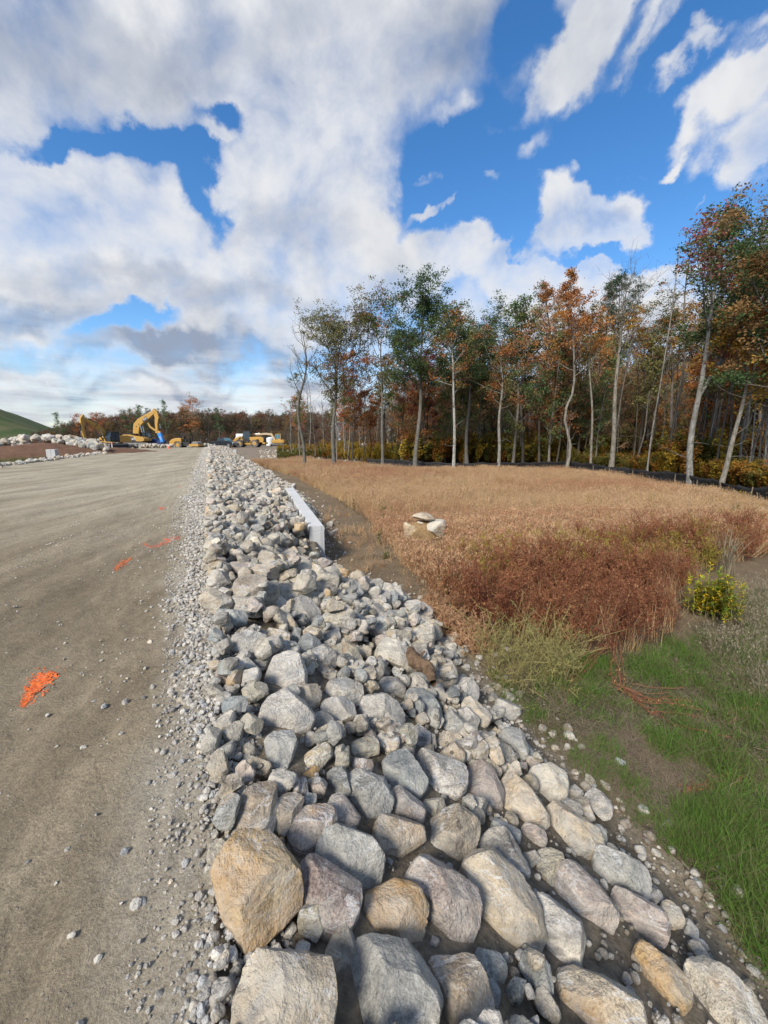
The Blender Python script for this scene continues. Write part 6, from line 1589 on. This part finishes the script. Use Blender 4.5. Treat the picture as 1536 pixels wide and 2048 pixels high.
def excavator_front():
    g = at_y(228, 897, 75.0)
    t = thing('excavator', 'yellow excavator with black cab facing the camera, boom folded up to the left', 'excavator', (g[0], 75.0, -.02), R(-104))
    for y in (-1.1, 1.1): track(t, y, 4.2, .9, .55)
    MB().box(-1.2, 1.2, -.8, .8, .4, .98, .1).build('carriage', BLK, t)
    hs = MB().prism([(-2.7, 1.15), (1.5, 1.1), (1.55, 2.0), (.4, 2.2), (-.3, 2.4), (-2.5, 2.4), (-2.8, 2.0)], -1.3, .3).build('house', YEL, t, bevel=.05)
    MB().box(-2.7, -.1, .31, 1.3, 1.15, 2.3, .05).build('rear_cover', YEL, hs)
    MB().box(.9, 1.56, -1.32, -.62, 1.2, 2.02).build('tool_box', YEL, hs); MB().box(1.561, 1.575, -1.25, -.70, 1.35, 1.6).build('step', BLK, hs)
    MB().box(-2.0, -.4, -1.0, .2, 2.41, 2.56, .04).build('engine_cover', BLK, hs)
    MB().cyl((1.2, -1.2, 2.0), (1.2, -1.2, 2.75), .025, n=6).cyl((.2, -1.2, 2.1), (.2, -1.2, 2.75), .025, n=6).cyl((.2, -1.2, 2.75), (1.2, -1.2, 2.75), .025, n=6).build('handrail', BLK, hs)
    MB().cyl((-.6, -.8, 2.5), (-.6, -.8, 2.95), .07).build('exhaust', WHITE, hs)
    c = cab(t, -.1, 1.75, .40, 1.42, 1.25, 2.95, .3); MB().box(1.0, 1.80, .38, 1.44, 1.05, 1.28).build('cab_skirt', YEL, c)
    bm_ = MB().strip([(.7, 1.5), (1.7, 3.0), (2.7, 3.9), (3.9, 4.6), (5.2, 5.25)], [.5, .8, .85, .62, .38], -.42, .02).build('boom', YEL, t, bevel=.03)
    letters('CAT', bm_, (3.0, .035, 4.1), (math.pi / 2, -R(208) , math.pi), .36, BLK)
    hyd(t, (2.9, 4.6), (5.1, 5.65), .10, -.2, .55)
    for y in (-.50, .10): hyd(t, (1.5, 1.4), (2.4, 3.4), .10, y, .5)
    st = MB().strip([(5.0, 5.75), (5.35, 5.1), (5.45, 4.2), (5.35, 3.0), (5.2, 1.7)], [.3, .62, .55, .42, .34], -.38, -.02).build('stick', YEL, t, bevel=.02)
    hyd(st, (5.8, 4.4), (5.75, 2.2), .09, -.2, .6)
    bk = MB().prism([(5.0, 1.7), (5.5, 1.65), (5.75, 1.1), (5.55, .55), (5.0, .25), (4.5, .35), (4.75, .55), (5.2, .8), (5.1, 1.3)], -.75, .35).build('bucket', STEEL, t, bevel=.02)
    for i in range(5): MB().prism([(4.5, .35), (4.55, .42), (4.25, .30)], -.72 + i * .25, -.62 + i * .25).build('tooth', STEEL, bk)
def wheel(t, x, y, r, w, name='wheel', rim=None):
    s = 1 if y > 0 else -1
    o = MB().cyl((x, y - w / 2, r), (x, y + w / 2, r), r, n=20).build(name, RUBBER, t, bevel=.06)
    tr = MB()
    for k in range(20):
        a = k * 2 * math.pi / 20; c, sn = math.cos(a), math.sin(a)
        tr.cyl((x + c * r * .96, y - w * .48, r + sn * r * .96), (x + math.cos(a + .15) * r * 1.0, y + w * .48, r + math.sin(a + .15) * r * 1.0), .045, n=4)
    tr.build('tread', RUBBER, o)
    MB().cyl((x, y + s * w * .32, r), (x, y + s * (w * .5 + .02), r), r * .52, n=14).build('rim', rim or YEL, o)
    MB().cyl((x, y + s * (w * .5 + .021), r), (x, y + s * (w * .5 + .07), r), r * .2, n=10).build('hub', rim or YEL, o)
def wheel_loader():
    g = at_y(498, 893, 88.0)
    t = thing('wheel_loader', 'yellow wheel loader with big dusty tyres parked beyond the black pickup', 'wheel loader', (g[0], 88.0, -.03), R(180))
    for x in (-1.65, 1.65):
        for y in (-1.05, 1.05): wheel(t, x, y, .82, .62)
    MB().box(-2.2, 2.1, -.55, .55, .55, 1.15, .1).build('chassis', YEL, t)
    hd = MB().prism([(-3.4, 1.0), (-.5, 1.0), (-.5, 2.15), (-3.0, 2.25), (-3.55, 1.9)], -.85, .85).build('engine_hood', YEL, t, bevel=.06)
    MB().prism([(-3.62, 1.1), (-2.6, 1.1), (-2.6, 2.30), (-3.05, 2.32), (-3.62, 1.95)], -.80, .80).build('grille', BLK, hd)
    MB().box(-3.85, -3.3, -1.1, 1.1, .7, 1.05, .08).build('counterweight', YEL, hd)
    MB().prism([(-2.4, .95), (-2.4, 1.75), (-1.2, 1.8), (-.85, 1.2)], -1.35, -.9).prism([(-2.4, 1.7), (-2.4, 1.75), (-1.2, 1.8), (-.85, 1.2)], .9, 1.35).build('fender', YEL, t, bevel=.02)
    cab(t, -.55, .95, -.7, .7, 1.5, 3.35, .12); MB().box(-.75, 1.05, -.85, .85, 1.2, 1.5, .05).build('platform', BLK, t)
    MB().cyl((-1.6, .3, 2.2), (-1.6, .3, 3.0), .08).build('exhaust', BLK, t)
    fr = MB().prism([(.9, .7), (2.0, .6), (2.3, 1.2), (1.7, 2.3), (1.3, 2.3)], -.45, .45).build('front_frame', YEL, t, bevel=.04)
    for y in (-.6, .6): MB().strip([(1.6, 2.2), (2.6, 1.7), (3.5, .75)], [.28, .42, .3], y - .09, y + .09).build('lift_arm', YEL, t)
    hyd(t, (1.5, 2.0), (2.9, 1.9), .1, 0)
    MB().prism([(3.3, .1), (4.5, .0), (4.55, .08), (3.75, .3), (3.55, .8), (4.0, 1.3), (3.9, 1.4), (3.4, 1.2), (3.2, .6)], -1.35, 1.35).build('bucket', YEL, t, bevel=.02)
def roller():
    g = at_y(372, 891, 84.0)
    t = thing('soil_compactor', 'yellow roller compactor with a black canopy half hidden by the gravel crest', 'roller', (g[0], 84.0, -.25))
    MB().prism([(-2.9, .75), (-.4, .75), (-.4, 2.1), (-1.6, 2.15), (-2.5, 1.85), (-2.95, 1.4)], -.95, .95).build('engine_hood', YEL, t, bevel=.12)
    for y in (-.95, .95): wheel(t, -1.1, y, .75, .5)
    MB().prism([(-1.9, 1.2), (-1.9, 1.35), (-1.5, 1.6), (-.7, 1.6), (-.4, 1.3), (-.4, 1.1), (-.75, 1.5), (-1.45, 1.5)], -1.25, -.7).build('fender', YEL, t)
    MB().box(-.4, 1.0, -.8, .8, .6, 1.35, .06).build('platform', BLK, t)
    cn = MB().box(-.5, 1.3, -.9, .9, 2.95, 3.07, .03).build('canopy', BLK, t)
    for x in (-.4, 1.1):
        for y in (-.82, .82): MB().box(x - .05, x + .05, y - .05, y + .05, 1.3, 2.95).build('post', BLK, cn)
    MB().box(-.2, .3, -.3, .3, 1.35, 1.9, .05).box(-.25, -.1, -.3, .3, 1.9, 2.5, .03).build('seat', BLK, t)
    MB().box(.8, .95, -.3, .3, 1.35, 2.1, .03).build('console', BLK, t)
    MB().cyl((2.3, -1.05, .75), (2.3, 1.05, .75), .75, n=28).build('drum', STEEL, t, bevel=.01)
    MB().box(1.2, 3.2, -1.25, -1.1, .5, .95).box(1.2, 3.2, 1.1, 1.25, .5, .95).box(3.1, 3.25, -1.25, 1.25, .5, .95).build('drum_frame', YEL, t)
def mini_excavator():
    g = at_y(557, 890, 90.0)
    t = thing('excavator', 'small yellow excavator with a blue glass cab and its boom lowered to the left', 'excavator', (g[0], 90.0, -.02), R(180))
    for y in (-.95, .95): track(t, y, 3.1, .75, .45)
    MB().prism([(-1.6, .85), (1.3, .85), (1.35, 1.5), (-.1, 1.55), (-1.4, 1.6), (-1.7, 1.3)], -1.05, 1.05).build('house', YEL, t, bevel=.08)
    cab(t, -.6, .75, -1.0, .15, 1.5, 2.75, .2, BLUEG, YEL)
    bm_ = MB().strip([(.6, 1.5), (1.3, 2.75), (2.6, 2.85), (5.3, 2.6)], [.4, .5, .42, .3], .3, .65).build('boom', mat_plain('faded_boom_paint', (.50, .36, .20), .6, dirt=.4), t, bevel=.02)
    hyd(t, (2.0, 3.1), (5.0, 2.85), .08, .48)
    st = MB().strip([(5.5, 2.8), (5.2, 2.2), (4.6, 1.0)], [.25, .4, .25], .32, .62).build('stick', YEL, t)
    MB().prism([(4.7, 1.0), (4.3, 1.05), (4.0, .6), (4.2, .2), (4.7, .15), (4.9, .5)], .0, .95).build('bucket', STEEL, t)
def white_tanks():
    g = at_y(485, 890, 97.0)
    t = thing('water_tank', 'white box tank on a trailer showing above the wheel loader', 'tank', (g[0], 97.0, -.05))
    MB().box(-1.1, 1.6, -1, 1, 1.0, 3.0, .15).build('tank', WHITE, t, bevel=.03); MB().box(-1.3, 1.8, -.6, .6, .75, .95).build('chassis', BLK, t)
    for y in (-.85, .85): wheel(t, .3, y, .42, .25, rim=STEEL)
    g = at_y(541, 889, 94.0)
    t = thing('water_tank', 'white upright tank between the wheel loader and the small excavator', 'tank', (g[0], 94.0, -.05))
    MB().cyl((0, 0, .25), (0, 0, 1.95), .95, n=18).cyl((0, 0, 1.95), (0, 0, 2.2), .95, .3, 18).build('tank', WHITE, t, bevel=.02); MB().cyl((0, 0, 2.2), (0, 0, 2.3), .22, n=10).build('lid', BLK, t); MB().box(-1.1, 1.1, -.9, .9, 0, .25).build('skid', STEEL, t)
def pickup():
    g = at_y(450, 893, 80.0)
    paint, nt, out = material('glossy_dark_car_paint'); principled(nt, out, (.012, .016, .022), .22, spec=.6, **{'Coat Weight': .7, 'Coat Roughness': .06})
    t = thing('pickup_truck', 'black pickup truck parked behind the gravel crest facing right', 'pickup truck', (g[0] * 1.05, 84.0, .0), R(-22))
    b = MB().prism([(-2.85, .62), (-2.9, 1.25), (-1.0, 1.28), (1.0, 1.30), (1.25, 1.28), (2.65, 1.12), (2.88, .95), (2.9, .5), (2.4, .42), (-2.6, .45)], -.98, .98).build('body', paint, t, bevel=.07)
    cabp = MB().prism([(-1.25, 1.28), (-1.15, 1.85), (-.85, 1.95), (.35, 1.95), (1.25, 1.29)], -.88, .88).build('cab', paint, t, bevel=.05)
    MB().prism([(-1.1, 1.34), (-1.03, 1.78), (-.3, 1.84), (-.3, 1.34)], -.895, .895).prism([(-.22, 1.34), (-.22, 1.84), (.32, 1.84), (1.0, 1.34)], -.895, .895).build('side_window', GLASS, cabp)
    MB().prism([(.50, 1.90), (.56, 1.90), (1.26, 1.36), (1.20, 1.32)], -.80, .80).build('windscreen', BLUEG, cabp)
    for x in (-1.85, 1.85):
        for y in (-.86, .86): wheel(t, x, y, .42, .28, rim=CHROME)
    for y in (-.72, .72): MB().box(2.80, 2.92, y - .2, y + .2, .82, 1.02, .03).build('headlight', mat_plain('headlight_glass', (.75, .8, .85), .1), b)
    MB().box(2.86, 2.93, -.48, .48, .70, 1.0, .03).build('grille', CHROME, b); MB().box(2.80, 2.97, -.95, .95, .42, .62, .04).build('bumper', STEEL, b)
    MB().box(2.972, 2.985, -.16, .16, .46, .58).build('licence_plate', WHITE, b)
    for y in (-1.08, 1.0): MB().box(.75, .90, y - .02, y + .1, 1.30, 1.48, .02).build('mirror', paint, cabp)
def skip_etc():
    g = at_y(309, 888, 88.0)
    t = thing('skip', 'dark blue metal skip behind the hammer excavator', 'skip', (g[0], 88.0, -.02))
    b = MB().prism([(-1.9, .2), (1.9, .2), (2.15, 1.35), (-2.15, 1.35)], -1.1, 1.1).build('body', NAVY, t, bevel=.02); MB().box(-2.2, 2.2, -1.15, 1.15, 1.352, 1.45).build('rim', NAVY, b)
    for i in range(5): MB().box(-1.6 + i * .78, -1.5 + i * .78, -1.16, -1.101, .25, 1.34).build('rib', NAVY, b)
    MB().box(-.7, .6, -.5, .5, 1.2, 1.75, .1).build('load', mat_plain('blue_tarp', (.05, .14, .42), .7), t)
    # cone
    g = at_y(338.5, 892.5, 74.0)
    t = thing('traffic_cone', 'orange traffic cone with a white band at the far road edge', 'traffic cone', (g[0], 74.0, 0))
    og = mat_plain('cone_orange', (.80, .09, .02), .6)
    MB().box(-.22, .22, -.22, .22, 0, .05).build('base', og, t); c = MB().cyl((0, 0, .05), (0, 0, .42), .17, .10, 12).cyl((0, 0, .56), (0, 0, .72), .07, .03, 12).build('cone', og, t); MB().cyl((0, 0, .42), (0, 0, .56), .10, .07, 12).build('band', WHITE, c)
    # blocks
    cb = M['concrete']
    for px, py, w, h, Y, lab, nm in ((106, 914, 15, 15, 38, 'grey concrete block standing alone at the left road edge', 'concrete_block'), (209, 902, 11, 11, 58, 'smaller grey concrete block before the folded excavator', 'concrete_block'), (470, 904, 6, 5, 62, 'small white block on the brown slope behind the riprap', 'concrete_block')):
        g = at_y(px, py, Y); k = Y / FPX; zz = g[2]
        t = thing(nm, lab, 'block', (g[0], Y, zz), .3)
        MB().box(-w * k / 2, w * k / 2, -w * k / 2, w * k / 2, 0, h * k, .03).build('block', cb, t, bevel=.015); MB().cyl((0, 0, h * k), (0, 0, h * k + .06), .03, n=6).build('lifting_eye', STEEL, t)
    g = at_y(225, 900, 62.0); t = thing('survey_stake', 'thin grey stake beside the small concrete block', 'stake', (g[0], 62.0, g[2])); MB().box(-.05, .05, -.03, .03, 0, 1.15).build('post', WHITE, t); MB().box(-.08, .08, -.045, -.031, .85, 1.05).build('tag', og, t)
    g = at_y(469, 891, 90.0); t = thing('container', 'small bright green container between pickup and wheel loader', 'container', (g[0], 90.0, -.05)); gm = mat_plain('green_plastic', (.03, .42, .16), .5)
    MB().box(-.4, .4, -.4, .4, .35, .95, .06).build('body', gm, t); MB().box(-.42, .42, -.42, .42, .952, 1.02, .02).build('lid', gm, t)
    # loose excavator bucket on the rubble
    g = at_y(158, 886, 52.0); t = thing('spare_bucket', 'rusty yellow excavator bucket resting on the rubble pile', 'bucket', (g[0], 52.0, 1.0), .4)
    ry = mat_plain('rusty_yellow_paint', (.36, .21, .06), .7, dirt=.7, dirtcol=(.16, .10, .06))
    MB().prism([(-1.0, .9), (-.3, 1.15), (.2, .6), (.9, .2), (1.2, -.35), (.7, -.3), (0, -.1), (-.7, .2), (-1.1, .5)], -.6, .6).build('shell', ry, t, bevel=.03)
    for i in range(4): MB().prism([(1.2, -.35), (1.1, -.28), (1.5, -.5)], -.55 + i * .3, -.42 + i * .3).build('tooth', STEEL, t)
    # pale boulder seen between the trunks
    g = at_y(725, 879, 80.0); V, F = proto_verts(5, 3); o = link('boulder', mesh_np('boulder', V / np.abs(V).max(0) * np.array([.72, .6, .62]), F, M['stone'], None, True), None, (g[0], 80.0, float(height(g[0], 80.)) + .45), label='pale boulder on the tan bank seen between the trunks', category='boulder'); o.color = PAL['pale']
excavator_hammer(); excavator_front(); wheel_loader(); roller(); mini_excavator(); white_tanks(); pickup(); skip_etc()

# ------------------------------------------------------------------ rubble heaps left of the road
def rubble():
    rng = np.random.default_rng(31)
    def mound(name, label, cx, cy, lx, ly, h, rot, col, cat='dirt heap'):
        a = np.linspace(-1, 1, 40); X, Y = np.meshgrid(a, a, indexing='ij'); r = np.sqrt(X ** 2 + Y ** 2)
        prof = np.clip(1 - r, 0, 1) ** .75; c, s = math.cos(rot), math.sin(rot)
        x, y = X * lx * c - Y * ly * s, X * lx * s + Y * ly * c
        z = prof * h * (.75 + .5 * fbm2(x + cx, y + cy, .5, 4, 5)) + (fbm2(x + cx, y + cy, 1.8, 4, 6) - .5) * .35 * (prof > 0) - .35
        idx = np.arange(1600).reshape(40, 40); F = np.stack([idx[:-1, :-1].ravel(), idx[1:, :-1].ravel(), idx[1:, 1:].ravel(), idx[:-1, 1:].ravel()], 1)
        o = link(name, mesh_np(name, np.stack([x.ravel(), y.ravel(), z.ravel()], 1), F, M['soil'], np.tile(col, (1600, 1)), True), None, (cx, cy, 0), label=label, category=cat)
        return lambda wx, wy: _lookup(x + cx, y + cy, z, wx, wy)
    def _lookup(X, Y, Zz, wx, wy):
        i = np.argmin((X - wx) ** 2 + (Y - wy) ** 2); return float(Zz.ravel()[i])
    def heap(label, n_ind, spots, zf, rr, group=None, name='rubble_pile'):
        t = thing(name, label, 'stone heap', (spots[0][0], spots[0][1], 0)); data = {}
        o0 = np.array([spots[0][0], spots[0][1], 0]); B = Batch()
        for i, (x, y, lift) in enumerate(spots):
            r = rng.uniform(*rr); k = int(rng.integers(12)); col = rock_color(rng); col[:3] *= 1.08; z = zf(x, y) + lift
            if i < n_ind:
                V, F = proto_verts(k, 2); o = link('stone', mesh_np('stone', V * r, F, M['stone'], None, False), t); mm = Matrix(rotm(rng, .6).tolist()).to_4x4(); mm.translation = (x - o0[0], y - o0[1], z + r * .3); o.matrix_local = mm; o.color = tuple(col)
            else:
                V, F = proto_verts(k, 15); B.add((V * r) @ rotm(rng, .6).T + np.array([x - o0[0], y - o0[1], z + r * .3]), F, col)
        if B.n: link('more_stones', B.mesh('more_stones', M['stone_joined']), t, kind='stuff')
    # brown dirt heap with rubble on top, px 0..200
    c0 = at_y(60, 900, 44.0); zf = mound('dirt_heap', 'long brown dirt heap left of the road under the rubble', c0[0], 46.0, 15, 5.5, 1.55, R(64), (.15, .085, .055))
    c1 = at_y(110, 895, 50.0)
    sp = []
    for i in range(340):
        px = rng.uniform(-30, 215); Y = rng.uniform(48, 56); b = at_y(px, 890, Y); ty = np.interp(px, [-30, 0, 40, 100, 150, 200, 215], [882, 880, 872, 868, 872, 885, 893]); zt = at_y(px, ty, Y)[2]
        sp.append((b[0], b[1], max(0.0, (zt - .3) * rng.uniform(.45, .93))))
    heap('high heap of pale angular rubble on the dirt left of the road', 150, sp, lambda x, y: 0.0, (.28, .6))
    mound('dirt_heap', 'dark soil core inside the high rubble heap', at_y(95, 890, 53)[0], 53.5, 11, 3.2, 1.75, R(10), (.17, .13, .10))
    sp = []
    for i in range(110):
        px = rng.uniform(185, 250); Y = rng.uniform(78, 84); b = at_y(px, 890, Y); zt = at_y(px, np.interp(px, [185, 205, 250], [880, 877, 895]), Y)[2]; sp.append((b[0], b[1], max(0, zt * rng.uniform(.1, .95))))
    heap('pale rubble heap behind the folded excavator', 50, sp, lambda x, y: 0.0, (.3, .55))
    sp = []
    for i in range(150):
        px = rng.uniform(248, 345); Y = rng.uniform(77, 80.5); b = at_y(px, 890, Y); sp.append((b[0], b[1], rng.uniform(0, .55)))
    heap('low row of light stones in front of the hammer excavator tracks', 50, sp, lambda x, y: 0.0, (.18, .38))
    sp = []
    for i in range(60):
        px = rng.uniform(395, 425); Y = rng.uniform(84, 88); b = at_y(px, 890, Y); sp.append((b[0], b[1], rng.uniform(-.2, .5)))
    heap('small grey stone heap between the roller and the pickup', 20, sp, lambda x, y: 0.0, (.2, .45))
    # pale border stones of the left road edge
    B = Batch()
    for i in range(1300):
        s = rng.uniform(12, 78); d = -11.7 + rng.normal(0, .30) - .2; x, y = sd_xy(s, d); r = rng.uniform(.05, .22) * (1.25 if rng.random() < .2 else .8); V, F = proto_verts(int(rng.integers(12)), 15)
        B.add((V * r) @ rotm(rng, .5).T + np.array([float(x), float(y), float(height(x, y)) + r * .3]), F, rock_color(rng) * np.array([1.1, 1.1, 1.1, 1]))
    link('border_stones', B.mesh('border_stones', M['stone_joined']), kind='stuff')
    # rubble on the slope below the yard, right of the riprap
    B = Batch()
    for i in range(650):
        px = rng.uniform(520, 620) if rng.random() < .7 else rng.uniform(560, 960); Y = rng.uniform(52, 72); b = at_y(px, 900, Y); r = rng.uniform(.05, .28) ** 1.2; V, F = proto_verts(int(rng.integers(12)), 15)
        B.add((V * r) @ rotm(rng, .5).T + np.array([b[0], b[1], float(height(b[0], b[1])) + r * .2]), F, rock_color(rng))
    link('yard_rubble', B.mesh('yard_rubble', M['stone_joined']), kind='stuff')
rubble()
